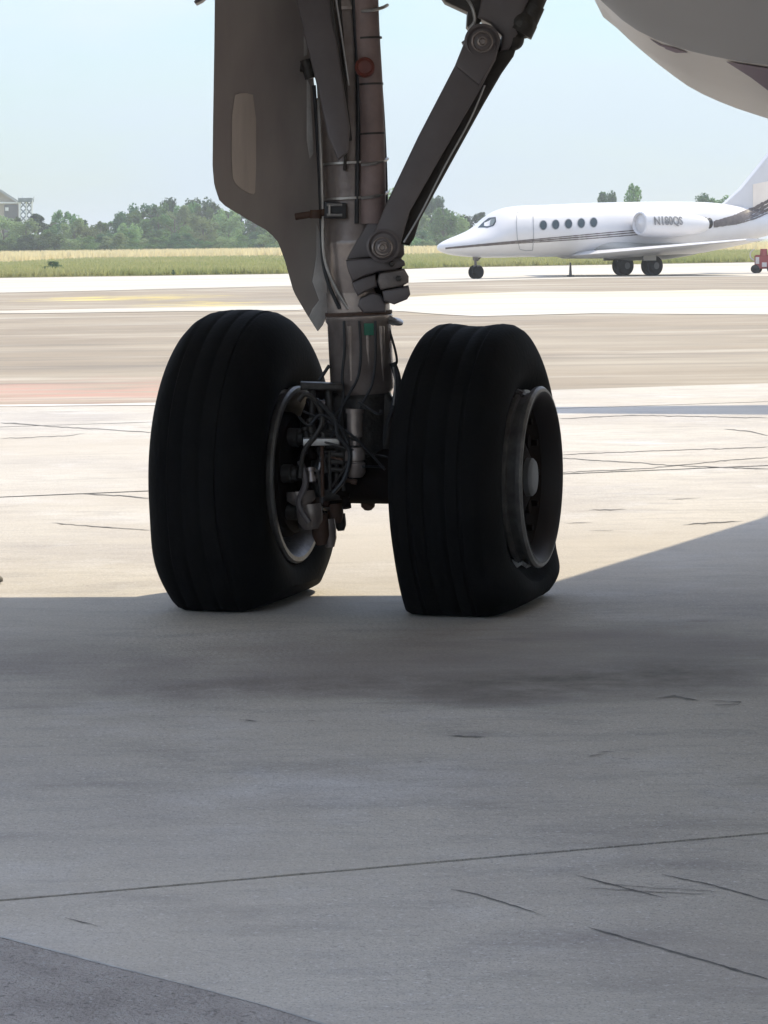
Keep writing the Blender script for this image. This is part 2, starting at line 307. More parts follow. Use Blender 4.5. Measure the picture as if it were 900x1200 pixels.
# the pavement lies in a frame turned 20 degrees: n = across the lanes, t = along them
JA, JB = gnd(0, 1056), gnd(900, 977); A20 = math.atan2(JB.y - JA.y, JB.x - JA.x); TN = Vector((-sin(A20), cos(A20), 0)); TT = Vector((cos(A20), sin(A20), 0))
N0 = JA.dot(TN)
def nt_(n, t): return TT * t + TN * n
def ntpoly(name, n0, n1, t0, t1, z, m):
    me = bpy.data.meshes.new(name); me.from_pydata([tuple(nt_(a, b) + Vector((0, 0, z))) for a, b in ((n0, t0), (n0, t1), (n1, t1), (n1, t0))], [], [(0, 1, 2, 3)])
    return tag(link(name, me, m), kind='structure')
apron = ntpoly('apron', -22, 23.4, -46, 48, -0.014, M['joint'])
lanes = [(-22, -14.0, .02), (-14, -6.0, .02), (-6.0, N0, .013), (N0, 14.9, .03), (14.9, 20.75, .07), (20.75, 23.4, .05)]
ts = [-46, -35, -24, -12.5, 1.0, 13.5, 25, 36.5, 48]
for n0, n1, g in lanes:
    for t0, t1 in zip(ts, ts[1:]):
        bm = bmesh.new(); e = g / 2; ee = 0.008
        p = [nt_(n0 + (e if n0 > -22 else 0), t0 + ee), nt_(n0 + (e if n0 > -22 else 0), t1 - ee), nt_(n1 - e, t1 - ee), nt_(n1 - e, t0 + ee)]
        up = []; lo = []; g = max(g, .012)
        for i in range(4):                      # slightly ragged long edges
            q = p[(i + 1) % 4]; k = 1 if i % 2 else max(2, int((q - p[i]).length / 0.12))
            if i == 0 and n0 < 0: k = 2
            for j in range(k):
                v = p[i].lerp(q, j / k)
                if k > 2 and j: v = v + TN * (g * 0.16 * mnoise.noise(v * 9))
                up.append(v); lo.append(v - Vector((0, 0, 0.012)))
        slabpoly(bm, up, lo)
        o = fin('concrete_slab', bm, M['concrete'], apron, smooth=False)
        o.location.z = random.uniform(-0.0006, 0.0006)
FX0, FX1 = -160, 220
ntpoly('taxiway', 23.46, 118, -190, 230, -0.012, M['asphalt'])

sheet('grass_field', [(-2600, 352), (0, 325), (330, 320.5), (520, 313), (900, 306.5), (1500, 299), ((700, 500, 0), None), ((700, 3500, 0), None), ((-900, 3500, 0), None), ((-900, 100, 0), None), (-2600, 352)][1:], 0.0, M['grassbase'], 0.6, 1)
sheet('pale_concrete_strip', [(-1300, 349), (0, 325.5), (330, 321), (520, 313.5), (900, 307), (1900, 300), (1900, 310), (900, 323.5), (700, 325.5), (300, 336), (0, 343), (-1300, 373)], -0.004, M['pale'], 0.5, 4)
sheet('pale_concrete_band', [(360, 353), (470, 347), (620, 342), (1300, 336), (1300, 358), (900, 367), (700, 368), (560, 371), (470, 366)], -0.004, M['pale'], 2.2, 2)
sheet('pale_concrete_streak', [(-100, 366), (120, 361), (350, 357.5), (380, 360), (350, 363), (200, 365.5), (40, 367)], -0.004, M['pale'], 1.4, 3)
sheet('white_edge_line', [(-60, 475.2), (200, 473.3), (200, 475.0), (-60, 476.9)], 0.004, M['whitepaint'])
patch = sheet('dark_asphalt_patch', [(-900, 860), (-2, 1100), (115, 1131), (200, 1152), (310, 1181), (372, 1201), (600, 1270), (200, 1900), (-1500, 1700)], 0.004, M['patch'])
ln = [(-2, 1100), (55, 1115), (115, 1131), (200, 1152), (310, 1181), (372, 1201), (600, 1270)]
bm = bmesh.new(); pr = None
for i, (x, y) in enumerate(ln):
    v = gnd(x, y); a = bm.verts.new(v + Vector((0, -0.004, 0.005))); b = bm.verts.new(v + Vector((0, 0.007 if i in (0, 1, 2, 5, 6) else 0.001, 0.005)))
    if pr: bm.faces.new((pr[0], a, b, pr[1]))
    pr = (a, b)
tag(fin('patch_sealing_edge', bm, mat('pale_sealing', (0.5, 0.5, 0.48), 0.8, 0, (0.25, 0.25, 0.24), 20, 0.9, space='World'), None, False), kind='structure')
# cracks: thin dark ribbons lying on the slabs
def crack(pts, wpx, seed=0, jit=0.8):
    bm = bmesh.new(); pr = None; n = 0
    P = []
    for (x0, y0), (x1, y1) in zip(pts, pts[1:]):
        k = max(3, int(abs(x1 - x0) / 6))
        for j in range(k): P.append((x0 + (x1 - x0) * j / k, y0 + (y1 - y0) * j / k))
    P.append(pts[-1])
    N = len(P)
    for i, (x, y) in enumerate(P):
        yy = y + jit * mnoise.noise(Vector((x * 0.13, y * 0.13, seed))) + jit * .7 * mnoise.noise(Vector((x * 0.5, y * .5, seed + 2)))
        tp = (1 + .5 * mnoise.noise(Vector((x * 1.3, seed, 0)))) * min(1, i / 3 + 0.15, (N - 1 - i) / 3 + 0.15) * (0.55 + 0.9 * abs(mnoise.noise(Vector((x * 0.09, 3.1, seed + 5)))))
        a = gnd(x, yy - wpx * tp / 2); b = gnd(x, yy + wpx * tp / 2); a.z = b.z = 0.0022
        va = bm.verts.new(a); vb = bm.verts.new(b)
        if pr: bm.faces.new((pr[0], pr[1], vb, va))
        pr = (va, vb)
    o = fin('pavement_crack', bm, M['crack'], None, False); tag(o, kind='structure'); return o
for k, (p, wv) in enumerate([
    ([(528, 1043), (560, 1049), (635, 1073)], 2.2), ([(690, 1088), (760, 1108), (830, 1128), (905, 1150)], 3.0),
    ([(672, 1026), (720, 1038), (780, 1054)], 1.8), ([(775, 1026), (830, 1037), (905, 1058)], 2.0), ([(680, 1041), (760, 1046), (830, 1049)], 1.0), ([(700, 1036), (770, 1042), (850, 1046)], .8),
    ([(0, 495), (60, 500), (130, 504), (180, 507)], 1.5), ([(0, 514), (80, 511), (100, 508)], 1.0),
    ([(95, 579), (140, 581), (180, 585)], 1.6), ([(60, 613), (120, 618), (180, 622)], 1.2),
    ([(655, 537), (720, 541), (795, 546), (905, 550)], 1.4), ([(655, 554), (760, 549), (850, 540), (905, 536)], 1.3), ([(655, 533), (760, 529), (905, 524)], 1.1),
    ([(848, 503), (880, 506), (905, 512)], 2.0), ([(690, 598), (735, 597)], 1.4), ([(660, 613), (695, 613)], 1.2), ([(690, 622), (720, 622)], 1.0),
    ([(800, 615), (870, 611)], 1.8), ([(780, 586), (820, 584)], 1.0), ([(655, 491), (740, 487), (905, 490)], 1.2),
    ([(688, 887), (705, 885)], 3.0), ([(700, 883), (720, 881)], 2.2), ([(724, 890), (740, 890)], 2.0), ([(525, 863), (570, 864)], 2.0), ([(486, 894), (496, 893)], 2.0),
    ([(768, 819), (790, 816), (820, 822)], 2.4), ([(830, 822), (868, 823), (865, 826), (835, 827)], 1.2),
    ([(75, 1076), (90, 1080), (118, 1087)], 1.8), ([(280, 844), (305, 846)], 1.6), ([(360, 845), (372, 846)], 1.6)]):
    crack(p, wv * 0.72, k)

# ------------------------------------------------------------------ grass tufts at the field's edge and the straw band (uncountable)
def tufts(name, m, n, spots, h0, h1, seed):
    rnd = random.Random(seed); V = []; Fc = []
    for _ in range(n):
        p = spots(rnd); h = rnd.uniform(h0, h1); a = rnd.uniform(0, pi); w_ = rnd.uniform(0.02, 0.09) * (p.y / 130)
        dx, dy = cos(a) * w_, sin(a) * w_; lx, ly = rnd.uniform(-.35, .35) * h, rnd.uniform(-.35, .35) * h
        i = len(V); V += [(p.x - dx, p.y - dy, -0.02), (p.x + dx, p.y + dy, -0.02), (p.x + lx, p.y + ly, h)]; Fc.append((i, i + 1, i + 2))
    me = bpy.data.meshes.new(name); me.from_pydata(V, [], Fc)
    return link(name, me, m)
def edge_y(px):
    pts = [(-2600, 352), (0, 325), (330, 320.5), (520, 313), (900, 306.5), (3200, 286)]
    for (a, b), (c, d) in zip(pts, pts[1:]):
        if px <= c: return b + (d - b) * (px - a) / (c - a)
def spot_edge(r):
    px = r.uniform(-250, 1150); y0 = edge_y(px); g = gnd(px, y0 - 0.2); return g + Vector((0, 1, 0)) * (r.random() ** 1.6 * 130)
def spot_far(r):
    px = r.uniform(-250, 1150); Y = r.uniform(250, 300); return Vector(((px - 450) / F * Y, Y, 0))
tag(tufts('grass_tufts', M['grass'], 110000, spot_edge, 0.12, 0.38, 1), 'green field grass growing between the taxiway and the tree line', 'grass', kind='stuff')
tag(tufts('straw_tufts', M['straw'], 60000, spot_far, 0.5, 0.95, 2), 'tall pale dry straw grass in front of the trees', 'grass', kind='stuff')

# ------------------------------------------------------------------ AIRLINER (root at the main gear on the ground; local x = inboard, y = aft, away from the camera)
TH = R(16.5); GY = 10.5; GX = gnd(420, 712).x
G = Vector((GX, GY, 0))
plane = empty('airliner', G, -TH)
tag(plane, 'airliner standing on its main landing gear with one flat tyre, wing casting the shade', 'airliner')
MR = Matrix.Translation(G) @ Matrix.Rotation(-TH, 4, 'Z'); MI = MR.inverted()
def Lp(px, py, dy=0.0): return MI @ at(px, py, GY + dy)
def Lplane(px, py, ly):                 # pixel ray met with the plane local y = ly
    o = MI @ CO; d = (MI.to_3x3() @ ray(px, py)); return o + d * ((ly - o.y) / d.y)
BY = MI.to_3x3() @ Vector((0, 1, 0))    # world depth direction, in local coordinates
def part(name, m, build, parent=plane, label=None, smooth=True, ang=35):
    bm = bmesh.new(); build(bm); o = fin(name, bm, m, parent, smooth, ang)
    if label: o['label'] = label
    return o
def plate(bm, pts, dy, th, bev=0.006, sm=0):
    if sm: pts = smoothpoly(pts, sm)
    f = [Lp(x, y, dy(x, y) if callable(dy) else dy) for x, y in pts]; slabpoly(bm, f, [p + BY * th for p in f], bev)

AX = Vector((1, 0, 0)); WZ = 0.452; SL, SR = -0.415, 0.435; TR = 0.585
# --- tyres
def tyre(sc, flat, label):
    if not flat:
        half = [(0, .585), (.025, .585), (.03, .580), (.038, .580), (.045, .5845), (.088, .580), (.092, .574), (.101, .574), (.108, .576), (.140, .560), (.165, .537), (.186, .505), (.203, .462), (.212, .415), (.209, .37), (.195, .335), (.178, .315), (.165, .305)]
    else:
        half = [(0, .562), (.025, .5625), (.03, .558), (.037, .558), (.042, .564), (.078, .5675), (.083, .5625), (.090, .5625), (.095, .568), (.122, .563), (.145, .548), (.162, .523), (.178, .488), (.190, .445), (.192, .405), (.182, .365), (.165, .335), (.152, .312)]
    dn = []
    for i in range(len(half) - 1):
        a, b, c, d = half[max(i - 1, 0)], half[i], half[i + 1], half[min(i + 2, len(half) - 1)]
        if i < 10: dn.append(b); continue
        for k in range(3):
            t = k / 3; dn.append(tuple(0.5 * (2 * b[j] + (c[j] - a[j]) * t + (2 * a[j] - 5 * b[j] + 4 * c[j] - d[j]) * t * t + (3 * b[j] - a[j] - 3 * c[j] + d[j]) * t ** 3) for j in (0, 1)))
    half = dn + [half[-1]]
    prof = [(-s, r) for s, r in half[::-1]] + half[1:]
    bm = bmesh.new(); seg = 160
    lathe(bm, (sc, 0, WZ), (1, 0, 0), prof, seg)
    bulge = 0.055 if not flat else 0.03
    for v in bm.verts:
        ds = v.co.x - sc; r = math.hypot(v.co.y, v.co.z - WZ)
        if flat:
            # casing sags: whole tyre slumps outward and low down it folds out on the ground
            t = max(0, 1 - max(v.co.z, 0) / 0.26); 
            g_ = math.exp(-((max(v.co.z, 0) - .085) / .075) ** 2)
            if ds > 0.10: v.co.x += 0.040 * g_ * (1 if r > 0.36 else 0.2) - .012 * (max(v.co.z, 0) < .03)
            if ds < -0.10: v.co.x -= 0.02 * t * t
            up = max(0, (v.co.z - WZ) / TR)
            v.co.z -= 0.034 * up + 0.007 * up * math.exp(-((ds - 0.02) / 0.10) ** 2)
        else:
            t = max(0, 1 - max(v.co.z, 0) / 0.22); g_ = math.exp(-((max(v.co.z, 0) - .16) / .13) ** 2); v.co.x = sc + ds * .95 * (1 + 0.09 * g_)
        q_ = max(0, abs(ds) - (.10 if not flat or ds < 0 else .125)) / 0.07; lim = 0.002 + 0.024 * q_ * q_ + (0.012 if flat else 0.006) * max(0, -v.co.y - .17)
        if v.co.z < lim:
            k = lim - v.co.z; v.co.z = lim + 0.0 * k
            if abs(ds) > 0.12: v.co.x += math.copysign(min(k, 0.13) * (0.06 if not flat else 0.12), ds)
    return bm
t1 = fin('tyre', tyre(SL, False, ''), M['rubber'], plane, ang=50); t1['label'] = 'inflated black main tyre left of the strut'
t2 = fin('tyre', tyre(SR, True, ''), M['rubber'], plane, ang=50); t2['label'] = 'flat sagging black tyre slumped off its rim, right of the strut'
# --- wheels
def wheel(sc, outw):
    # outw: half width to the flange on the outer (+x) side
    P = [(-.19, .286), (-.19, .312), (-.205, .314), (-.212, .306), (-.212, .292), (-.196, .283), (-.11, .262), (-.05, .255), (outw - .10, .258), (outw - .035, .272), (outw - .012, .284), (outw, .292), (outw, .308), (outw - .008, .315), (outw - .022, .313), (outw - .026, .296), (outw - .055, .291), (outw - .060, .303), (outw - .072, .304), (outw - .078, .286), (outw - .12, .276), (-.10, .276), (-.16, .28)]
    def b(bm): lathe(bm, (sc, 0, WZ), (1, 0, 0), P, 96, True)
    return part('wheel_rim', M['rim'], b, ang=30)
wl = wheel(SL, .205); wr = wheel(SR, .238)
def disc(sc, s0):
    def b(bm):
        lathe(bm, (sc, 0, WZ), (1, 0, 0), [(s0 - .03, .262), (s0, .262), (s0 - .012, .235), (s0 - .03, .20), (s0 - .02, .15), (s0 + .005, .10), (s0 + .012, .085), (s0 + .012, .0)], 72)
        for i in range(9):
            a = 2 * pi * i / 9; cyl(bm, (sc + s0 - .04, cos(a) * .178, WZ + sin(a) * .178), (sc + s0 - .012, cos(a) * .178, WZ + sin(a) * .178), .026, .024, 14)
    return part('wheel_disc', M['rimdark'], b, wr if sc > 0 else wl)
disc(SR, .17); disc(SL, -.03)
def linerb(bm): lathe(bm, (SR, 0, WZ), (1, 0, 0), [(-.02, .250), (.10, .2535), (.125, .255), (.20, .268), (.226, .280), (.2385, .2905), (.2405, .297), (.232, .290), (.10, .2560)], 72)
part('rim_liner', mat('near_black_brown_liner', (0.012, 0.006, 0.0045), .6, .1, (0.007, 0.004, 0.004), 8, .8), linerb, wr)  # near-black brown skin over the rim's inner face
def hubcap(bm): lathe(bm, (SR, 0, WZ), (1, 0, 0), [(.17, .068), (.200, .066), (.208, .058), (.211, .045), (.211, .0)], 40)
part('hub_cap', M['hub'], hubcap, wr)
bmn = bmesh.new(); cyl(bmn, (0, 0, 0), (.03, 0, 0), .013, .012, 6)
nutme = None
for i in range(12):
    a = 2 * pi * i / 12
    if nutme is None:
        o = fin('lug_nut', bmn, M['rimdark'], wr, False); nutme = o.data
    else: o = link('lug_nut', nutme, None, wr)
    o.location = (SR + .145, cos(a) * .215, WZ + sin(a) * .215)
# painted clip pieces on the right rim: bright blocks below, bead scrap on top
def glint(bm):
    for a0 in (-.42,):
        c = Vector((SR + .175, 0, WZ)) + Vector((0, 0, -.300)); box(bm, c + Vector((0.01, -.075, .008)), (.035, .03, .014), Matrix.Rotation(.5, 3, 'Y')); box(bm, c + Vector((.025, -.055, -.002)), (.02, .035, .010), Matrix.Rotation(-.4, 3, 'Y'))
part('rim_glint_blocks', M['steel'], glint, wr)  # steel blocks standing in for light glinting on the rim edge
def clip2(bm): 
    c = Vector((SR + .165, -.06, WZ + .292)); box(bm, c, (.055, .05, .03), Matrix.Rotation(.35, 3, 'Y'))
    bmesh.ops.bevel(bm, geom=bm.edges[:], offset=.008, segments=3, affect='EDGES')
part('rim_painted_glint', mat('painted_glint_white', (.85, .85, .84), .25, .3), lambda bm: (box(bm, Lp(603, 659, -.272), (.035, .02, .012), Matrix.Rotation(.5, 3, 'Y')), box(bm, Lp(608, 662, -.274), (.02, .02, .010), Matrix.Rotation(-.6, 3, 'Y'))), wr, smooth=False)  # white blocks painting the glint of light on the rim's lower edge
part('torn_bead', M['geardark'], clip2, t2)
# inner flange bolts ring of the left wheel
bmb = bmesh.new(); cyl(bmb, (0, 0, 0), (.016, 0, 0), .010, .008, 6); bme = None
for i in range(18):
    a = 2 * pi * (i + .5) / 18
    if bme is None: o = fin('flange_bolt', bmb, M['rim'], wl, False); bme = o.data
    else: o = link('flange_bolt', bme, None, wl)
    o.location = (SL + .12, cos(a) * .268, WZ + sin(a) * .268)
# --- axle, brakes
def axle(bm):
    cyl(bm, (SL, 0, WZ), (SR, 0, WZ), .062, None, 32)
    lathe(bm, (-.17, 0, WZ), (1, 0, 0), [(0, .06), (0, .085), (.05, .10), (.29, .10), (.34, .085), (.34, .06)], 36)
part('axle', M['rimdark'], axle)
for sc, sg in ((SL, 1), (SR, -1)):
    def br(bm): lathe(bm, (sc, 0, WZ), (sg, 0, 0), [(.0, .06), (.0, .24), (.11, .24), (.115, .225), (.165, .222), (.19, .205), (.205, .15), (.21, .07)], 48)
    b = part('brake_unit', M['rimdark'], br)
    bm_ = bmesh.new(); lathe(bm_, (0, 0, 0), (sg, 0, 0), [(0, .033), (.035, .033), (.04, .028), (.055, .026), (.06, .012), (.075, .011), (.075, 0)], 18); pm = None
    for i in range(7):
        a = 2 * pi * i / 7 + .35
        if pm is None: o = fin('brake_piston', bm_, M['dirty'], b); pm = o.data
        else: o = link('brake_piston', pm, None, b)
        o.location = (sc + sg * .195, cos(a) * .165, WZ + sin(a) * .165)
    if sg == 1:
        def lines(bm):
            for i in range(5):
                a = 2 * pi * i / 7 + .35; c = Vector((sc + .27, cos(a) * .165, WZ + sin(a) * .165)); a2 = a + .9
                tube(bm, [c, c + Vector((.05, 0, .01)), Vector((sc + .31, cos(a2) * .13, WZ + sin(a2) * .13)), Vector((sc + .28, cos(a2) * .165, WZ + sin(a2) * .165))], .007, 7)
        part('brake_line', M['steel'], lines, b)
# lower fitting and details between the wheels
def lowfit(bm):
    plate(bm, [(392, 452), (440, 450), (462, 462), (462, 500), (455, 560), (452, 584), (398, 586), (372, 590), (362, 560), (370, 500)], -.06, .16, .02, 1)
    cyl(bm, Lp(425, 440), Lp(428, 575), .098, .085, 32)
part('axle_fitting', M['dirty'], lowfit)
part('axle_housing', M['rimdark'], lambda bm: plate(bm, [(436, 458), (458, 470), (466, 500), (474, 520), (474, 584), (436, 585)], .02, .16, .015, 1))
part('brake_carrier', M['rimdark'], lambda bm: plate(bm, [(352, 458), (400, 452), (402, 588), (384, 606), (362, 600), (350, 585)], .05, .12, .015, 1))
rd_ = random.Random(11)
for i in range(16):
    x_ = rd_.uniform(354, 404); y_ = rd_.uniform(462, 580); d_ = rd_.uniform(-.16, -.06); r_ = rd_.uniform(.007, .022); v_ = rd_.random() < .5; l_ = rd_.uniform(8, 24)
    part('brake_fitting', (M['dirty'], M['rimdark'], M['gearpaint'], M['rust'], M['dirty'])[i % 5], lambda bm: lathe(bm, Lp(x_, y_, d_), Lp(x_ + (2 if v_ else l_), y_ + (l_ if v_ else 3), d_ - .01) - Lp(x_, y_, d_), [(0, 0), (0, r_), (.012, r_), (.013, r_ * .7), (.03, r_ * .7), (.031, r_ * .95), (.05, r_ * .9), (.05, 0)], 14))
rd_.seed(5)
for i in range(5):
    a_ = [(rd_.uniform(354, 460), rd_.uniform(455, 580), rd_.uniform(-.17, -.10)) for _ in range(2)]
    q_ = [a_[0], ((a_[0][0] + a_[1][0]) / 2 + rd_.uniform(-10, 10), (a_[0][1] + a_[1][1]) / 2 + rd_.uniform(-12, 12), -.18), a_[1]]
    part('hose', (M['hose'], M['dirty'], M['hose'])[i % 3], lambda bm: tube(bm, [Lp(x, y, d) for x, y, d in q_], .0045, 7, 6))
def plateh(bm):
    plate(bm, [(355, 514), (398, 513.5), (398, 522), (355, 523)], -.17, .06, .003)
part('brake_bracket', M['steel'], plateh)
def flangeup(bm):
    plate(bm, [(352, 448), (402, 450), (402, 458), (352, 457)], -.14, .10, .006)
    cyl(bm, Lp(366, 457, -.1), Lp(366, 512, -.12), .012); cyl(bm, Lp(385, 457, -.1), Lp(388, 505, -.12), .015)
part('brake_manifold', M['dirty'], flangeup)
def canister(bm):
    p0, p1 = Lp(416, 484, -.15), Lp(416, 512, -.15); d = (p1 - p0)
    cyl(bm, p0, p1, .028, None, 24); cyl(bm, p1, p1 + d * .35, .019, None, 20); cyl(bm, p0 - d * .18, p0, .033, None, 24)
part('wheel_speed_sensor', M['gearpaint'], canister)
def canister2(bm):
    p0, p1 = Lp(416, 524, -.15), Lp(417, 560, -.15)
    lathe(bm, p0, p1 - p0, [(0, 0), (0, .028), (.02, .037), (.045, .037), (.048, .030), (.052, .030), (.055, .037), (.09, .036), (.105, .025), (.105, 0)], 28)
part('jacking_dome', M['gearpaint'], canister2)
def uprods(bm):
    cyl(bm, Lp(377.5, 523, -.17), Lp(378, 582, -.15), .0065, None, 10)
part('torque_rod', M['rust'], uprods)
def uprods2(bm):
    for x in (386, 394, 402): cyl(bm, Lp(x, 528, -.15), Lp(x + 1, 575, -.14), .007, None, 10)
    for y in (532, 541, 550): cyl(bm, Lp(388, y, -.16), Lp(402, y + 1, -.16), .009, None, 10)
part('adjuster_rod', M['dirty'], uprods2)
def bottombolt(bm):
    lathe(bm, Lp(431, 578), (0, 0, -1), [(0, .05), (.02, .045), (.03, .026), (.048, .024), (.06, .012), (.062, 0)], 20)
part('drain_bolt', M['rust'], bottombolt)
def lowlug(k):
    def b(bm):
        x, y = [(352, 585), (362, 600), (374, 612), (384, 618), (372, 592), (392, 600), (398, 612)][k]; r = [.05, .045, .03, .026, .04, .028, .02][k]; l = [.05, .09, .11, .10, .05, .07, .06][k]
        p = Lp(x, y, -.10 + .02 * k)
        lathe(bm, p + Vector((0, 0, .03)), (0.08, 0, -1), [(0, 0), (0, r), (.03, r * 1.05), (l * .7, r), (l, r * .6), (l, 0)], 20)
    return b
for k in range(7): part('brake_lug', [M['gearpaint'], M['gearpaint'], M['rust'], M['gearpaint'], M['rust'], M['rust'], M['dirty']][k], lowlug(k))
def hoses(pts, r, m, dy=-.16, name='hose', label=None):
    def b(bm): tube(bm, [Lp(x, y, (q[0] if q else dy)) for x, y, *q in pts], r, 8, 6)
    return part(name, m, b, label=label)
hoses([(403, 376), (404, 410), (401, 440), (402, 470), (394, 500), (382, 520)], .0055, M['hose'], -.13)
hoses([(421, 376), (423, 410), (420, 440), (410, 460), (398, 480), (374, 505)], .005, M['hose'], -.13)
hoses([(440, 376), (440, 420), (436, 450), (426, 470), (420, 482)], .0045, M['hose'], -.13)
hoses([(452, 365), (456, 385), (463, 410), (465, 424), (461, 428), (455, 420), (453, 408)], .0045, M['hose'], -.03)
hoses([(460, 425), (466, 445), (463, 470), (455, 490), (448, 520)], .013, M['hose'], -.05)
hoses([(461, 430), (463, 450), (461, 475)], .003, M['steel'], -.13, 'safety_wire')
hoses([(386, 428), (380, 437), (374, 446)], .006, M['hose'], -.08)
hoses([(350, 470), (358, 462), (370, 470), (378, 492), (370, 510), (356, 530), (352, 560)], .009, M['dirty'], -.18)
hoses([(372, 470), (392, 490), (396, 510), (410, 530), (404, 560), (390, 578)], .008, M['hose'], -.19)
hoses([(350, 488), (362, 498), (376, 486), (398, 500), (408, 520)], .005, M['hose'], -.19)
hoses([(352, 540), (358, 566), (350, 590), (362, 612)], .012, M['geardark'], -.17)
# --- strut
sp0, sp1 = Lp(425.5, 470), Lp(402, 0); sd = (sp1 - sp0).normalized()
def onstrut(py): # centre-line point of strut at pixel row
    t = (470 - py) / 470; return sp0 + (sp1 - sp0) * t
def strutL(bm): lathe(bm, onstrut(462), sd, [(0, .06), (0, .098), (.02, .112), (.25, .112), (.26, .118), (.275, .118), (.285, .110), (.36, .110), (.36, 0)], 48)
part('strut_piston_housing', M['gearpaint'], strutL)
def strutU(bm): lathe(bm, onstrut(352), sd, [(0, .05), (0, .100), (.03, .108), (.18, .109), (.20, .112), (.215, .112), (.225, .106), (1.9, .108), (1.9, 0)], 48)
part('main_strut', M['gearpaint'], strutU)
def ring(bm, py, r, t=.010):
    lathe(bm, onstrut(py) - sd * t / 2, sd, [(0, r), (0, r + .006), (t, r + .006), (t, r)], 48, True)
for py, m_ in ((12, M['gearpaint']), (366, M['rust']), (190, M['steel']), (231, M['steel'])):
    part('clamp_ring', m_, lambda bm: ring(bm, py, .112, .008 if m_ is M['steel'] else .012))
# brown sleeve conduit on the strut's right front
def sleeve(bm):
    pts = [(437, 262), (436, 180), (433, 100), (429, 30), (426, -60)]
    P = [Lp(x, y, -.088) for x, y in pts]; tube(bm, P, .046, 24, 3)
sl_ = part('conduit_sleeve', M['sleeve'], sleeve)
for y_ in (100, 158, 46): 
    def seam(bm):
        p = Lp(433 + (y_ - 100) * .03, y_, -.088); lathe(bm, p, sd, [(0, .045), (0, .0485), (.007, .0485), (.007, .045)], 24, True)
    part('sleeve_seam', M['dirty'], seam, sl_)
def wrap(py):
    def b(bm): tube(bm, [Lp(424, py + 3, -.13), Lp(436, py + 2, -.145), Lp(448, py - 1, -.11), Lp(454, py - 4, -.06)], .006, 8)
    return b
for py in (190, 229, 10): part('hose_clamp', M['steel'], wrap(py))
def redcap(bm):
    p = Lp(428, 80, -.12); d = (Vector((0.25, -1, 0.1))).normalized(); lathe(bm, p, d, [(0, .034), (.03, .034), (.036, .028), (.03, .022), (.03, 0)], 24)
part('filler_cap', M['redcap'], redcap)
hoses([(437, -20), (441, 40), (448, 120), (452, 200), (453, 262)], .006, M['hose'], -.03, 'conduit')
hoses([(413, -20), (418, 60), (420, 130), (419, 190), (418, 262)], .008, M['hose'], -.11, 'conduit')
hoses([(396, -20), (402, 60), (406, 130), (404, 200)], .006, M['dirty'], -.115, 'conduit')
hoses([(373, 115), (376, 180), (378, 240), (380, 300), (392, 335), (408, 362)], .006, M['steel'], -.10, 'conduit')
hoses([(368, 100), (373, 180), (376, 250), (378, 300), (384, 330), (398, 362)], .007, M['hose'], -.09, 'conduit')
def handle(bm):
    for yy in (240, 252): cyl(bm, Lp(383, yy, -.14), Lp(401, yy, -.14), .005, None, 8)
    cyl(bm, Lp(386, 240, -.14), Lp(386, 252, -.14), .005, None, 8)
part('release_handle', M['steel'], handle)
def handleback(bm): plate(bm, [(380, 236), (406, 238), (406, 256), (380, 256)], -.128, .04, .004)
part('handle_recess', M['hose'], handleback)
def doorlink(bm):
    cyl(bm, Lp(346, 254, -.10), Lp(392, 247, -.11), .012); cyl(bm, Lp(370, 246, -.11), Lp(370, 256, -.11), .02, None, 12)
part('door_hinge_link', M['rust'], doorlink)
part('door_hinge_link', M['dirty'], lambda bm: (cyl(bm, Lp(352, 78, -.02), Lp(385, 82, -.02), .018), cyl(bm, Lp(358, 70, -.03), Lp(364, 92, -.03), .02, None, 12)))
# placards
def green(bm): 
    plate(bm, [(426.5, 379), (438, 379), (438, 393), (426.5, 393)], -.1165, .012, .001)
part('green_placard', M['green'], green)
# lower barrel fins
for x in (410, 430, 446):
    part('barrel_rib', M['gearpaint'], lambda bm: cyl(bm, Lp(x, 382, -.098 if x < 440 else -.075), Lp(x + 2, 446, -.098 if x < 440 else -.075), .014, .010, 12))
part('piston_collar', M['dirty'], lambda bm: lathe(bm, onstrut(462) - sd * .04, sd, [(0, .07), (0, .085), (.02, .09), (.04, .10), (.05, .10), (.05, .07)], 40))
# torque link lobes on the strut's right
def lobes1(bm): plate(bm, [(406, 304), (418, 282), (430, 262), (446, 254), (462, 258), (472, 270), (474, 298), (470, 303), (440, 301)], -.120, .18, .006)
def lobes2(bm): plate(bm, [(405, 305), (440, 302), (468, 302), (474, 306), (475, 311), (464, 316), (444, 318), (426, 324), (413, 330), (408, 318)], -.170, .19, .007)
def lobes3(bm): plate(bm, [(444, 320), (458, 317), (474, 315), (479, 324), (479, 331), (470, 336), (446, 340), (442, 330)], -.150, .19, .009)
def lobes4(bm): plate(bm, [(448, 341), (470, 337), (479, 335), (481, 345), (477, 351), (462, 357), (450, 353)], -.185, .20, .008)
def lobes5(bm): plate(bm, [(422, 349), (436, 343), (446, 345), (452, 356), (452, 366), (426, 367), (419, 358)], -.13, .17, .008)
def lobes6(bm): plate(bm, [(412, 331), (424, 325), (440, 321), (442, 336), (430, 341), (419, 347), (415, 340)], -.155, .17, .009)
part('torque_link_lug', M['geardark'], lobes6)
part('torque_link_gap_backing', M['rimdark'], lambda bm: plate(bm, [(415, 300), (470, 296), (474, 345), (452, 352), (424, 355)], -.09, .14, .01))  # near-black backing so gaps between the lugs read as shaded
for bx_, by_ in ((459, 309), (467, 326), (440, 274)):
    part('lug_bolt', M['dirty'], lambda bm: lathe(bm, Lp(bx_, by_, -.12), -BY, [(0, .011), (.075 if by_ != 274 else .01, .011), (.082 if by_ != 274 else .016, .007), (.082 if by_ != 274 else .016, 0)], 6), smooth=False)
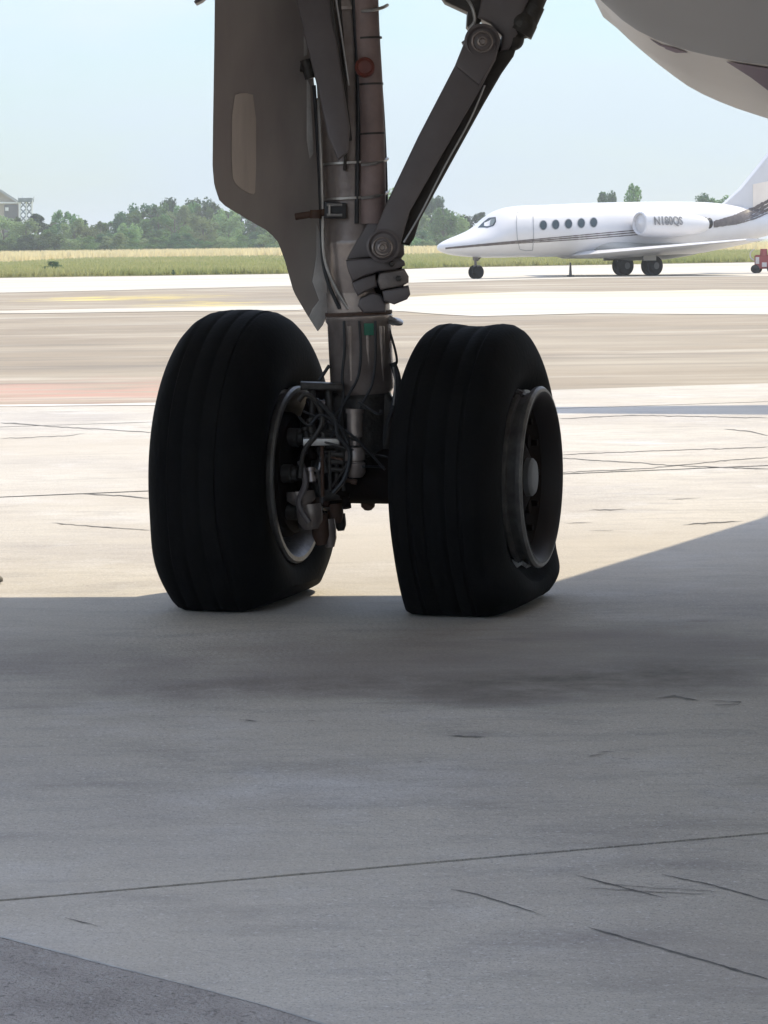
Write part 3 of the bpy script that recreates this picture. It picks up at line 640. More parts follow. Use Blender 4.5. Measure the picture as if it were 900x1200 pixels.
for f_ in (lobes1, lobes2, lobes3, lobes4, lobes5): part('torque_link_lug', M['geardark'] if f_ is not lobes3 else M['luggrey'], f_)
def tab(bm): 
    p = Lp(463, 378, -.04); lathe(bm, p, (0.3, -.3, 1), [(0, 0), (0, .028), (.008, .028), (.012, .018), (.012, 0)], 20)
    cyl(bm, Lp(452, 372, -.04), p, .014, None, 10)
part('tow_lug', M['steel'], tab)
# --- side brace
def bdy(x, y): return -.21 + (290 - y) / 240 * .10
bf = [(437, 276), (452, 240), (490, 160), (533, 77), (545, 48), (553, 33), (566, 28), (580, 33), (586, 48), (581, 70), (563, 104), (513, 190), (480, 248), (470, 284), (463, 298), (449, 304), (438, 296), (434, 286)]
part('side_brace', M['geardark'], lambda bm: plate(bm, bf, bdy, .075, .006), label='dark grey lower arm of the side brace')
bb_ = [(470, 250), (520, 165), (560, 95), (580, 52), (590, 42), (601, 44), (606, 54), (602, 66), (588, 86), (567, 122), (520, 207), (492, 258), (486, 278), (480, 288), (470, 286)]
part('side_brace_flange', M['dirty'], lambda bm: plate(bm, bb_, lambda x, y: bdy(x, y) + .08, .10, .01))
hoses([(473, 284, -.22), (493, 250, -.21), (521, 195, -.19), (551, 140, -.165), (568, 100, -.15)], .003, M['steel'], name='edge_bead')
part('brace_step', M['geardark'], lambda bm: plate(bm, [(533, 77), (545, 47), (586, 52), (579, 72), (562, 101)], lambda x, y: bdy(x, y) - .012, .02, .008))
def pin(cx, cy, dy, r0):
    def b(bm):
        p = Lp(cx, cy, dy); lathe(bm, p, -BY, [(0, r0), (.012, r0), (.016, r0 * .86), (.008, r0 * .72), (.008, r0 * .5), (.022, r0 * .46), (.024, r0 * .3), (.010, r0 * .22), (.010, 0)], 32)
    return b
part('pivot_pin', M['gearpaint'], pin(448, 290, -.215, .036)); part('pivot_pin', M['gearpaint'], pin(565, 49, -.125, .038))
part('pivot_boss', M['geardark'], pin(565, 49, -.112, .062)); part('pivot_boss', M['geardark'], pin(449, 288, -.205, .058))
up = [(560, 20), (568, -20), (580, -70), (640, -70), (628, -20), (612, 18), (606, 44), (596, 58), (586, 60), (588, 42), (575, 28)]
part('side_brace_upper', M['geardark'], lambda bm: plate(bm, up, -.06, .16, .012), label='dark grey upper arm of the side brace')
part('brace_fitting', M['dirty'], lambda bm: plate(bm, [(500, -30), (522, 2), (548, 14), (547, 30), (552, 37), (560, 30), (572, 12), (574, -40)], -.02, .14, .01))
def actu(bm):
    cyl(bm, Lp(613, 32, -.02), Lp(645, -45, .02), .040, None, 24); cyl(bm, Lp(608, 38, -.02), Lp(616, 24, -.02), .050, .046, 24); cyl(bm, Lp(618, 26, -.02), Lp(627, 6, -.02), .036, None, 20); bmesh.ops.create_uvsphere(bm, u_segments=20, v_segments=12, radius=.052, matrix=Matrix.Translation(Lp(612, 28, -.02))); bmesh.ops.create_uvsphere(bm, u_segments=20, v_segments=12, radius=.040, matrix=Matrix.Translation(Lp(601, 46, -.02)))
part('lock_actuator', M['dirty'], actu)
hoses([(540, -10, -.08), (552, 6, -.1), (556, 24, -.1), (549, 34, -.1)], .006, M['steel'], name='brake_line')
part('brace_stop', M['geardark'], lambda bm: plate(bm, [(541, 49), (548, 44), (552, 52), (546, 58)], -.10, .05, .004))
# --- left diagonal link arm
arm = [(344, -15), (385, -15), (392, 30), (404, 110), (410, 150), (408, 178), (396, 188), (384, 160), (370, 95), (356, 40)]
part('retraction_arm', M['geardark'], lambda bm: plate(bm, arm, lambda x, y: -.19 - (y - 60) / 1400, .05, .01), label='flat grey arm running down across the strut')
hoses([(386, -12), (394, 40), (404, 110), (411, 165)], .006, M['dirty'], -.17, 'conduit')
hoses([(392, -12), (400, 40), (409, 100)], .004, M['steel'], -.16, 'conduit')
# --- gear door: curved shell from forward-left edge to the strut
dp = [(252, -30), (251, 60), (249.5, 150), (249, 195), (251, 217), (258, 238), (290, 257), (316, 272), (326, 284), (334, 306), (344, 342), (358, 366), (372, 388), (379, 380), (384, 368), (384, 330), (380, 280), (377, 230), (374, 180), (370, 120), (362, 40), (356, -30)]
def ddy(x, y):
    t = (x - 249) / 130.0
    return -.42 + .50 * t + .07 * sin(pi * min(max(t, 0), 1))
def doorb(bm):
    # front skin as a grid between left and right outlines so it can curve
    rows = 60; cols = 14
    Ls = [(252, -30), (251, 60), (249.5, 150), (249, 195), (251, 217), (258, 238), (290, 257), (316, 272), (326, 284), (334, 306), (344, 342), (358, 366), (372, 388)]
    Rs = [(356, -30), (362, 40), (370, 120), (374, 180), (377, 230), (380, 280), (384, 330), (384, 368), (379, 380), (372.5, 388)]
    def xa(Ls, y):
        for (a, b), (c, d) in zip(Ls, Ls[1:]):
            if y <= d: return a + (c - a) * (y - b) / max(d - b, 1e-6)
        return Ls[-1][0]
    ys = [-30 + 418 * (i / rows) for i in range(rows + 1)]
    g = []; gb = []
    for y in ys:
        a, b = xa(Ls, y), xa(Rs, y); r = []; rb = []
        for j in range(cols + 1):
            x = a + (b - a) * j / cols; p = Lp(x, y, ddy(x, y)); r.append(bm.verts.new(p)); rb.append(bm.verts.new(p + BY * .035 + Vector((0, .004, 0))))
        g.append(r); gb.append(rb)
    for i in range(rows):
        for j in range(cols):
            bm.faces.new((g[i][j], g[i][j + 1], g[i + 1][j + 1], g[i + 1][j])); bm.faces.new((gb[i][j], gb[i + 1][j], gb[i + 1][j + 1], gb[i][j + 1]))
        bm.faces.new((g[i][0], g[i + 1][0], gb[i + 1][0], gb[i][0])); bm.faces.new((g[i][-1], gb[i][-1], gb[i + 1][-1], g[i + 1][-1]))
    for j in range(cols): bm.faces.new((g[0][j], gb[0][j], gb[0][j + 1], g[0][j + 1])); bm.faces.new((g[-1][j], g[-1][j + 1], gb[-1][j + 1], gb[-1][j]))
dr = part('gear_door', M['door'], doorb, label='tall grey leg fairing door hanging left of the strut')
part('door_inner_panel', M['doorpan'], lambda bm: plate(bm, [(272, 112), (286, 108), (300, 112), (300, 224), (296, 229), (278, 219), (271, 206)], lambda x, y: ddy(x, y) - .006, .01, .003, 1), dr)
part('door_edge_strip', M['doorlip'], lambda bm: plate(bm, [(371, 262), (380, 290), (384, 330), (384.5, 366), (379, 379), (372, 388), (362, 372), (366, 362), (374, 352), (366, 330), (371, 300)], lambda x, y: ddy(x, y) - .016, .014, .003), dr)
part('door_stiffener', M['doorlip'], lambda bm: plate(bm, [(359.5, 92), (363, 100), (366, 150), (367, 180), (363, 186), (359.5, 165)], lambda x, y: ddy(x, y) - .03, .012, .003), dr)
part('door_stiffener', M['doorlip'], lambda bm: plate(bm, [(356, 42), (359, 50), (360, 64), (356, 66)], lambda x, y: ddy(x, y) - .03, .012, .002), dr)
# small flap hinge tip left of the door at the top edge
part('flap_track_tip', M['geardark'], lambda bm: plate(bm, [(222, -60), (260, -60), (244, -6), (236, 1), (229, 4.5), (227, 2), (232, -6)], .3, .10, .008))

# --- wing, fuselage, stabiliser: overhead, they cast the shade
def wl_(x, y, z): return MI @ Vector((x, y, z))
def wingb(bm):
    # trailing edge laid out so that its shadow meets the ground where the photograph's shade begins
    zT = 2.72; sh = SUN / SUN.z
    A = gnd(0, 700); B = gnd(640, 697); dirv = (B - A).normalized(); dirv = Vector((dirv.x, dirv.y, 0))
    def te(t, z): p = A + dirv * t + sh * z; return Vector((p.x, p.y, z))
    st = [(-13.0, 2.8, .28), (-6.0, 4.4, .42), (0.0, 6.0, .60), (3.2, 6.6, .72), (7.2, 7.2, .80)]
    rings = []
    for t, ch, thk in st:
        z0 = zT + max(0, -t) * .07
        T = te(t, z0); Lx = Vector((0.12, -1, 0)).normalized()
        prof = [(0, 0), (.15, -.10), (.4, -.30), (.7, -.36), (.92, -.22), (1.0, 0.1), (.92, .38), (.7, .58), (.4, .52), (.15, .22), (0, .03)]
        rings.append([bm.verts.new(MI @ (T + Lx * (u * ch) + Vector((0, 0, v * thk)))) for u, v in prof])
    for Aa, Bb in zip(rings, rings[1:]):
        for i in range(len(Aa)): bm.faces.new((Aa[i], Aa[(i + 1) % len(Aa)], Bb[(i + 1) % len(Aa)], Bb[i]))
    bm.faces.new(rings[0]); bm.faces.new(rings[-1][::-1])
part('wing', M['winggrey'], wingb)
def fillet(bm):
    # swept fillet where the wing's trailing edge runs into the fuselage
    sh = SUN / SUN.z; z = 2.90
    P = [gnd(x, y) + sh * z for x, y in ((596, 704), (622, 691), (645, 684.5), (770, 646), (905, 604), (1180, 600), (1180, 730), (596, 730))]
    slabpoly(bm, [MI @ Vector((p.x, p.y, z - .05)) for p in P], [MI @ Vector((p.x, p.y, z + .06)) for p in P], .02)
part('wing_root_fillet', M['winggrey'], fillet)
FCX = 4.20; FCZ = 3.55; FR = 1.86
def fus(bm):
    st = [(-17.5, .05, 3.0), (-17.0, .7, 3.05), (-16, 1.25, 3.2), (-14.5, 1.7, 3.42), (-12.5, 1.95, 3.57), (-11, FR, FCZ), (8, FR, FCZ), (11, 1.85, 3.75), (14, 1.5, 4.1), (17, 1.0, 4.5), (19.5, .45, 4.8), (20, .1, 4.85)]
    rr = []
    for y, r, z in st: rr.append([bm.verts.new((FCX + r * cos(2 * pi * i / 48), y, z + r * sin(2 * pi * i / 48))) for i in range(48)])
    for A, B in zip(rr, rr[1:]):
        for i in range(48): bm.faces.new((A[i], A[(i + 1) % 48], B[(i + 1) % 48], B[i]))
    bm.faces.new(rr[0]); bm.faces.new(rr[-1])
part('fuselage', M['planewhite'], fus)
def stab(bm):
    # left half of the tailplane; its shadow is the thin dark band beyond the wheels
    sh = SUN / SUN.z; z = 4.7
    tipA, tipB = gnd(645, 484), gnd(645, 477); rA, rB = gnd(1700, 490), gnd(1700, 468)
    pts = [p + sh * z for p in (tipA, rA, rB, tipB)]
    f = [MI @ Vector((p.x, p.y, z - .05)) for p in pts]; b = [MI @ Vector((p.x, p.y, z + .10)) for p in pts]
    slabpoly(bm, f, b, .03)
part('tailplane', M['planewhite'], stab)
def tfin(bm): slabpoly(bm, [(FCX - .15, 13, 5), (FCX - .15, 19, 5), (FCX - .1, 21, 10.5), (FCX - .1, 18.5, 10.5)], [(FCX + .15, 13, 5), (FCX + .15, 19, 5), (FCX + .1, 21, 10.5), (FCX + .1, 18.5, 10.5)], .04)
part('tail_fin', M['planewhite'], tfin)
# belly fairing: two cross-sections fitted, lofted along the fuselage
def resample(P, n):
    d = [0]
    for a, b in zip(P, P[1:]): d.append(d[-1] + (b - a).length)
    o = []
    for k in range(n):
        t = d[-1] * k / (n - 1); i = 0
        while i < len(d) - 2 and d[i + 1] < t: i += 1
        u = (t - d[i]) / max(d[i + 1] - d[i], 1e-9); o.append(P[i].lerp(P[i + 1], u))
    return o
Y0, Y1 = -4.75, -4.0
c0 = [(727, 10), (735, 27), (761, 43), (802, 58), (851, 69), (900, 76)]
c1 = [(697, 0), (722, 32), (755, 62), (784, 85), (813, 105), (855, 124), (900, 139)]
P0 = [Lplane(x, y, Y0) for x, y in c0]; P1 = [Lplane(x, y, Y1) for x, y in c1]
def ext(P, y):
    p = P[0]; q = P[-1]
    top = [Vector((2.40, y, 3.1)), Vector((p.x + .12, y, p.z + .55)), Vector((p.x - .02, y, p.z + .2))]
    k_ = .040 if y > -4.5 else .012
    bot = [Vector((q.x + .12, y, q.z - k_)), Vector((q.x + .3, y, q.z - k_ * 2.0)), Vector((q.x + .6, y, q.z - k_ * 2.8)), Vector((FCX, y, q.z - k_ * 3))]
    return resample(cat(top + P + bot), 110)
def cat(P):
    o = []
    for i in range(len(P) - 1):
        a, b, c, d = P[max(i - 1, 0)], P[i], P[i + 1], P[min(i + 2, len(P) - 1)]
        for k in range(8):
            t = k / 8; o.append(0.5 * ((2 * b) + (c - a) * t + (2 * a - 5 * b + 4 * c - d) * t * t + (3 * b - a - 3 * c + d) * t ** 3))
    return o + [P[-1]]
EX0 = ext(P0, Y0); EX1 = ext(P1, Y1)
def off(EX, y, s, dz=0):
    c = Vector((FCX, 0, 3.2)); return [Vector((c.x + (p.x - c.x) * s, y, c.z + (p.z - c.z) * s + dz)) for p in EX]
def loftsec(bm, secs):
    R_ = []
    for s in secs:
        full = s + [Vector((2 * FCX - p.x, p.y, p.z)) for p in s[::-1][1:]]
        R_.append([bm.verts.new(p) for p in full])
    for A, B in zip(R_, R_[1:]):
        for i in range(len(A) - 1): bm.faces.new((A[i], A[i + 1], B[i + 1], B[i]))
mid = [a.lerp(b, .5) for a, b in zip(EX0, EX1)]
for p, a in zip(mid, EX1): p.y = (Y0 + Y1) / 2 ; p.z = p.z * .85 + a.z * .15; p.x = p.x * .85 + a.x * .15
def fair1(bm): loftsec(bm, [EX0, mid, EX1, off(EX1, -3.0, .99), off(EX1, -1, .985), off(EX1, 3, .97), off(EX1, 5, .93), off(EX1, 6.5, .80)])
bfair = part('belly_fairing', M['planewhite'], fair1, label='belly fairing at the upper right, ground bounce painted in as cream')
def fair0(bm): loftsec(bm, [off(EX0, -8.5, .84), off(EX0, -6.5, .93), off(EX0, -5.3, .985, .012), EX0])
part('belly_fairing_front', M['planeshade'], fair0, label='forward part of the belly fairing, its shade painted in as grey')

bfb = BVHTree.FromPolygons([v.co.copy() for v in bfair.data.vertices], [list(p_.vertices) for p_ in bfair.data.polygons])
def livery(rows):
    rows = [(tuple(a[0][j] + (b[0][j] - a[0][j]) * t / 5 for j in (0, 1)), tuple(a[1][j] + (b[1][j] - a[1][j]) * t / 5 for j in (0, 1))) for a, b in zip(rows, rows[1:]) for t in range(6)]
    def b(bm):
        pr = None
        for (x0, y0), (x1, y1) in rows:
            r = []
            for k in range(7):
                x, y = x0 + (x1 - x0) * k / 6, y0 + (y1 - y0) * k / 6; d = MI.to_3x3() @ ray(x, y); h = bfb.ray_cast(MI @ CO, d)
                if h[0] is None: break
                r.append(bm.verts.new(h[0] - d * .022))
            if len(r) < 7: pr = None; continue
            if pr:
                for k in range(6): bm.faces.new((pr[k], pr[k + 1], r[k + 1], r[k]))
            pr = r
    return b
part('livery_marking', M['purple'], livery([((762, 45.5), (762, 46)), ((775, 52), (776, 56)), ((790, 56), (792, 62)), ((804, 61), (806, 62))]), bfair)
part('livery_marking', M['purple'], livery([((851, 72), (852, 73)), ((865, 74.5), (866, 82)), ((880, 77), (880, 91)), ((900, 80), (900, 106)), ((940, 84), (940, 132)), ((990, 86), (990, 150))]), bfair)

# ------------------------------------------------------------------ BUSINESS JET
JG = gnd(746, 322.5); PHI = R(35)
JH = Vector((-cos(PHI), -sin(PHI), 0)); JL = Vector((sin(PHI), -cos(PHI), 0))
jet = empty('business_jet', JG, math.atan2(JH.y, JH.x))
tag(jet, 'white twin-engine business jet with dark cheatline parked beyond the taxiway', 'business jet')
JM = Matrix.Translation(JG) @ Matrix.Rotation(math.atan2(JH.y, JH.x), 4, 'Z'); JI = JM.inverted(); JIR = JI.to_3x3()
JO = JI @ CO
def J(px, py, yl=0.0):                 # pixel ray met with the jet's vertical plane y = yl (left of centreline)
    d = JIR @ ray(px, py); return JO + d * ((yl - JO.y) / d.y)
def jray(px, py): return JIR @ ray(px, py)
def jpart(name, m, build, parent=None, **k):
    bm = bmesh.new(); build(bm); return fin(name, bm, m, parent or jet, **k)
prof = [(513.5, 289, 292, .05), (517, 285, 295, .22), (528, 279.5, 298.5, .45), (542, 274, 300.5, .62), (556, 267.5, 301.5, .76), (566, 260, 302, .83), (574, 252.5, 302, .88), (586, 245.5, 302, .93), (604, 241.5, 301.5, .97), (640, 240, 301, .99), (700, 237.5, 300.5, .99), (770, 236.3, 301, .98), (810, 236.5, 297.5, .92), (840, 238, 291.5, .80), (868, 242.5, 284, .62), (896, 249, 277, .42), (915, 254, 271, .25), (925, 258, 266, .08)]
def jfus(bm):
    rr = []; pts = []
    for px, a, b, hw in prof:
        A = J(px, a); B = J(px, b); zc = (A.z + B.z) / 2; hz = (A.z - B.z) / 2
        pts.append((A.x, zc, hz, hw))
    # densify
    D = []
    for i in range(len(pts) - 1):
        for k in range(4):
            t = k / 4; a, b, c, d = pts[max(i - 1, 0)], pts[i], pts[i + 1], pts[min(i + 2, len(pts) - 1)]
            D.append(tuple(0.5 * (2 * b[j] + (c[j] - a[j]) * t + (2 * a[j] - 5 * b[j] + 4 * c[j] - d[j]) * t * t + (3 * b[j] - a[j] - 3 * c[j] + d[j]) * t ** 3) for j in range(4)))
    D.append(pts[-1])
    for x, zc, hz, hw in D: rr.append([bm.verts.new((x, max(hw, .02) * cos(2 * pi * i / 40), zc + max(hz, .02) * sin(2 * pi * i / 40))) for i in range(40)])
    for A, B in zip(rr, rr[1:]):
        for i in range(40): bm.faces.new((A[i], A[(i + 1) % 40], B[(i + 1) % 40], B[i]))
    bm.faces.new(rr[0]); bm.faces.new(rr[-1])
jf = jpart('fuselage', M['jetwhite'], jfus)
# engines
EY = 1.50
def nac(sgn):
    def b(bm):
        a = J(749, 262, EY); e = J(826, 261, EY); c = Vector((a.x, sgn * EY, (a.z + e.z) / 2)); Ln = a.x - e.x
        lathe(bm, c, (-1, 0, -.02), [(.45, .34), (.05, .33), (0, .36), (.03, .40), (.2, .44), (.6, .47), (1.2, .475), (1.7, .44), (Ln * .8, .36), (Ln, .24), (Ln - .05, .21), (Ln - .5, .2)], 40)
    return b
eng = jpart('engine', M['jetwhite'], nac(1)); eng2 = jpart('engine', M['jetwhite'], nac(-1))
for sgn, en in ((1, eng), (-1, eng2)):
    e = J(826, 261, EY)
    jpart('exhaust', M['hose'], lambda bm: lathe(bm, (e.x + .15, sgn * EY, e.z - .02), (-1, 0, 0), [(0, .19), (.15, .22), (.28, .16), (.36, .19), (.30, .08), (.5, 0)], 24), en)
    jpart('pylon', M['jetwhite'], lambda bm: box(bm, (e.x + 1.35, sgn * .98, e.z + .05), (1.9, .75, .14)), en)
    jpart('intake_fan', M['jetwhite'], lambda bm: lathe(bm, (J(749, 262, EY).x - .12, sgn * EY, e.z), (1, 0, 0), [(0, .335), (.02, .3), (.05, .15), (.16, 0)], 24), en)
# tail fin with tailplane on top
jf_le = [J(846, 240), J(866, 222), J(902, 178), J(930, 142)]
def jfin(bm):
    P = jf_le + [J(968, 138), J(950, 190), J(930, 250), J(880, 262)]
    slabpoly(bm, [Vector((p.x, .10, p.z)) for p in P], [Vector((p.x, -.10, p.z)) for p in P], .03)
jfn = jpart('tail_fin', M['jetwhite'], jfin)
def jtp(bm):
    a = J(928, 142); b = J(966, 138); 
    for s in (1, -1): slabpoly(bm, [(a.x, s * .1, a.z), (b.x, s * .1, b.z), (b.x - .7, s * 3.2, b.z + .05), (b.x - .1, s * 3.2, b.z + .05)], [(a.x, s * .1, a.z + .12), (b.x, s * .1, b.z + .12), (b.x - .7, s * 3.2, b.z + .1), (b.x - .1, s * 3.2, b.z + .1)])
jpart('tailplane', M['jetwhite'], jtp, jfn)
jpart('rudder', M['planewhite'], lambda bm: slabpoly(bm, [Vector((p.x, .112, p.z)) for p in (J(880, 216), J(905, 211), J(925, 214), J(922, 240), J(880, 246))], [Vector((p.x, -.112, p.z)) for p in (J(880, 216), J(905, 211), J(925, 214), J(922, 240), J(880, 246))]), jfn)
# wings
def jwing(s):
    def b(bm):
        # section stations: (y, xLE, xTE, z, thickness)
        L0 = J(668, 296).x; T0 = J(800, 296).x
        tip = J(893, 281, 5.6)
        st = [(0.5, L0 + .35, T0, J(700, 299).z, .30), (1.2, L0, T0, J(700, 298).z + .02, .26), (5.6, tip.x + .75, tip.x - .15, tip.z, .09)]
        rr = []
        for y, xl, xt, z, th in st:
            pf = [(0, 0), (.08, .5), (.35, .62), (1, .05), (1, -.03), (.35, -.4), (.08, -.35)]
            rr.append([bm.verts.new((xl + (xt - xl) * u, s * y, z + v * th)) for u, v in pf])
        for A, B in zip(rr, rr[1:]):
            for i in range(len(A)): bm.faces.new((A[i], A[(i + 1) % len(A)], B[(i + 1) % len(A)], B[i]))
        bm.faces.new(rr[0]); bm.faces.new(rr[-1])
    return b
jpart('wing', M['jetwhite'], jwing(1), ang=50); jpart('wing', M['jetwhite'], jwing(-1), ang=50)
def jbelly(bm):
    P = [(652, 294, .25), (668, 297, .6), (700, 301.5, .95), (740, 305.5, 1.05), (775, 304.5, 1.0), (805, 300, .7), (828, 294, .3)]; rr = []
    for px, yb, hw in P:
        B = J(px, yb); zt = B.z + (.75 if hw > .5 else .35); zc = (B.z + zt) / 2; hz = (zt - B.z) / 2
        rr.append([bm.verts.new((B.x, hw * cos(2 * pi * i / 28), zc + hz * sin(2 * pi * i / 28))) for i in range(28)])
    for A, B in zip(rr, rr[1:]):
        for i in range(28): bm.faces.new((A[i], A[(i + 1) % 28], B[(i + 1) % 28], B[i]))
    bm.faces.new(rr[0]); bm.faces.new(rr[-1])
jpart('belly_fairing', M['jetbelly'], jbelly)
# undercarriage
def jwheel(bm, c, r, w_, ax=(0, 1, 0)):
    lathe(bm, Vector(c) - Vector(ax) * w_ / 2, ax, [(0, 0), (0, r * .6), (.02, r * .85), (w_ * .25, r), (w_ * .75, r), (w_ - .02, r * .85), (w_, r * .6), (w_, 0)], 28)
mg = [gnd(729.5, 323.5), gnd(764.5, 321.5)]
for k, yl in enumerate((-.85, .85)):
    px = (730, 764)[k]; p = J(px, 322, yl); leg = jpart('main_gear_leg', M['geardark'], lambda bm: (cyl(bm, (p.x, yl, .34), (p.x + .15, yl, 1.0), .07), cyl(bm, (p.x + .45, yl, .75), (p.x, yl, .34), .05)))
    for dyy in (-.14, .14):
        t = jpart('tyre', M['rubber'], lambda bm: jwheel(bm, (p.x, yl + dyy, .33), .335, .22), leg)
        jpart('wheel_hub', M['hub'], lambda bm: cyl(bm, (p.x, yl + dyy - .115, .33), (p.x, yl + dyy + .115, .33), .12), leg)
    jpart('gear_door', M['jetbelly'], lambda bm: box(bm, (p.x + .35, yl + (.3 if yl > 0 else -.3), .74), (.55, .04, .45)), leg)
np_ = J(558, 327)
nleg = jpart('nose_gear_leg', M['geardark'], lambda bm: (cyl(bm, (np_.x, 0, .2), (np_.x + .05, 0, .95), .045), cyl(bm, (np_.x - .05, 0, .6), (np_.x - .5, 0, .98), .03), box(bm, (np_.x + .02, 0, .72), (.14, .12, .22)), box(bm, (np_.x, 0, .42), (.12, .3, .06))))
for dyy in (-.11, .11): jpart('tyre', M['rubber'], lambda bm: jwheel(bm, (np_.x, dyy, .22), .225, .12), nleg)
# surface details laid on the skin
def bvh_of(objs):
    V = []; P = []
    for o in objs:
        b = len(V); V += [v.co.copy() for v in o.data.vertices]; P += [[i + b for i in p.vertices] for p in o.data.polygons]
    return BVHTree.FromPolygons(V, P)
bf1 = bvh_of([jf]); be1 = bvh_of([eng]); bfin = bvh_of([jf, jfn])
def hit(b, px, py, o=0.012):
    h = b.ray_cast(JO, jray(px, py))
    if h[0] is None: return None
    n = h[1]; n = n if n.dot(jray(px, py)) < 0 else -n
    return h[0] + n * o
def strip(name, m, pts, w_, b, parent, n=60, jag=0.0, off_=.012):
    bm = bmesh.new(); pr = None; tot = len(pts) - 1
    for i in range(n + 1):
        t = i / n * tot; k = min(int(t), tot - 1); u = t - k; x = pts[k][0] * (1 - u) + pts[k + 1][0] * u; y = pts[k][1] * (1 - u) + pts[k + 1][1] * u
        dx = pts[k + 1][0] - pts[k][0]; dy = pts[k + 1][1] - pts[k][1]; l = math.hypot(dx, dy); nx, ny = -dy / l, dx / l
        ww = w_ * (1 + jag * mnoise.noise(Vector((x * .5, 1.2, w_)))) / 2
        a = hit(b, x - nx * ww, y - ny * ww, off_); c = hit(b, x + nx * ww, y + ny * ww, off_)
        if a is None or c is None: pr = None; continue
        va, vc = bm.verts.new(a), bm.verts.new(c)
        if pr: bm.faces.new((pr[0], pr[1], vc, va))
        pr = (va, vc)
    return fin(name, bm, m, parent, False)
for dy_, w_ in ((-2.0, 1.0), (0, 1.3), (2.1, 1.0)):
    s = 1.0
    strip('cheatline', M['jetstripe'], [(522, 291 + dy_ * .2), (560, 287.5 + dy_ * .4), (600, 284 + dy_ * .6), (640, 281 + dy_ * .9), (690, 277 + dy_ * 1.2), (749, 272 + dy_ * 1.3)], w_, bf1, jf, 90, .5)
for dy_, w_ in ((-6.0, 4.0), (-1.6, 3.8), (2.8, 3.8), (6.4, 1.6)):
    strip('tail_stripe', M['jetstripe'], [(836, 263.5 + dy_ * .35), (862, 258 + dy_ * .7), (884, 250 + dy_), (905, 240 + dy_ * 1.2)], w_, bfin, jfn, 50, .6, .02)
def disc_on(name, m, b, cx, cy, rx, ry, parent, off_=.014, n=18):
    bm = bmesh.new(); vs = []
    for i in range(n):
        a = 2 * pi * i / n; p = hit(b, cx + rx * cos(a), cy + ry * sin(a), off_)
        if p: vs.append(bm.verts.new(p))
    bm.faces.new(vs); return fin(name, bm, m, parent, False)
for i, x in enumerate((636.5, 651, 666, 681, 695.5)):
    wn = disc_on('window', M['jetline'], bf1, x, 264 - (x - 636) * .055, 4.7, 6.1, jf, .010)
    disc_on('pane', M['jetglass'], bf1, x, 264 - (x - 636) * .055, 3.9, 5.3, wn, .016)
def polyon(name, m, b, pts, parent, off_=.014):
    bm = bmesh.new(); vs = [bm.verts.new(p) for p in (hit(b, x, y, off_) for x, y in pts) if p]; bm.faces.new(vs); return fin(name, bm, m, parent, False)
ws = polyon('cockpit_window', M['jetglass'], bf1, [(560, 267), (566, 261), (573, 255.5), (581, 254.5), (581.5, 260), (579, 264.5), (571, 267)], jf)
polyon('pane', M['latdark'], bf1, [(574, 264.5), (575, 257.5), (580, 256.5), (580, 260), (578, 263)], ws, .02)
for pts in ([(606, 249), (605, 262), (606, 280), (609, 292)], [(624.5, 248), (625, 262), (625, 280), (624, 293)], [(606, 249), (615, 247.5), (624.5, 248)], [(609, 292), (616, 293.5), (624, 293)]):
    strip('door_seam', M['jetline'], pts, .8, bf1, jf, 14)
strip('intake_lip', M['jetline'], [(750.5, 252), (749.5, 262), (751, 272)], 1.6, be1, eng, 14)
strip('dorsal_antenna', M['jetwhite'], [(700, 238), (701, 239)], 1, bf1, jf, 2)
# registration on the engine
tcu = bpy.data.curves.new('registration', 'FONT'); tcu.body = 'N180QS'; tcu.size = .40; tcu.extrude = .012; tcu.align_x = 'CENTER'; tcu.align_y = 'CENTER'; tcu.offset = .008
to = bpy.data.objects.new('tmp', tcu); COL.objects.link(to); bpy.context.view_layer.update()
tm = bpy.data.meshes.new_from_object(to.evaluated_get(bpy.context.evaluated_depsgraph_get())); bpy.data.objects.remove(to)
c = hit(be1, 783, 259.5, .01)
nrm = be1.find_nearest(c)[1]; nrm = nrm if nrm.y > 0 else -nrm
xd = Vector((-1, 0, 0)); xd = (xd - nrm * xd.dot(nrm)).normalized(); yd = nrm.cross(xd)
tw = (J(799, 260, EY) - J(766, 260, EY)).length; sx = tw / max(v.co.x for v in tm.vertices) / 2
for v in tm.vertices:
    q = c + xd * v.co.x * sx + yd * v.co.y * 1.0
    h = be1.find_nearest(q); n = h[1] if h[1].y > 0 else -h[1]; v.co = h[0] + n * (.045 + max(v.co.z, 0))
tm.name = 'registration'; link('registration', tm, mat('registration_grey', (0.16, 0.16, 0.165), .5, 0, (.3, .3, .3), 9, .6), eng)

# ------------------------------------------------------------------ small things by the jet
p = gnd(668.5, 324)
cone = empty('marker_post', p); tag(cone, 'small dark slim marker post standing on the pale strip under the jet nose', 'marker post')
bm = bmesh.new(); cyl(bm, (0, 0, .04), (0, 0, .48), .055, .028, 14); fin('post', bm, M['geardark'], cone)
bm = bmesh.new(); box(bm, (0, 0, .02), (.26, .26, .05)); fin('base', bm, M['hose'], cone, False)
p = gnd(894, 320)
cart = empty('ground_cart', p, R(-20)); cart.scale = (1.05, 1.05, 1.0); tag(cart, 'small red and white wheeled ground cart at the right edge', 'cart')
bm = bmesh.new(); box(bm, (.1, 0, .40), (.70, .4, .50)); bmesh.ops.bevel(bm, geom=bm.edges[:], offset=.03, segments=2, affect='EDGES'); fin('body', bm, M['cartred'], cart)
bm = bmesh.new(); cyl(bm, (.05, -.1, .62), (.05, -.1, .86), .13, .11, 14); fin('bottle', bm, M['cartred'], cart)
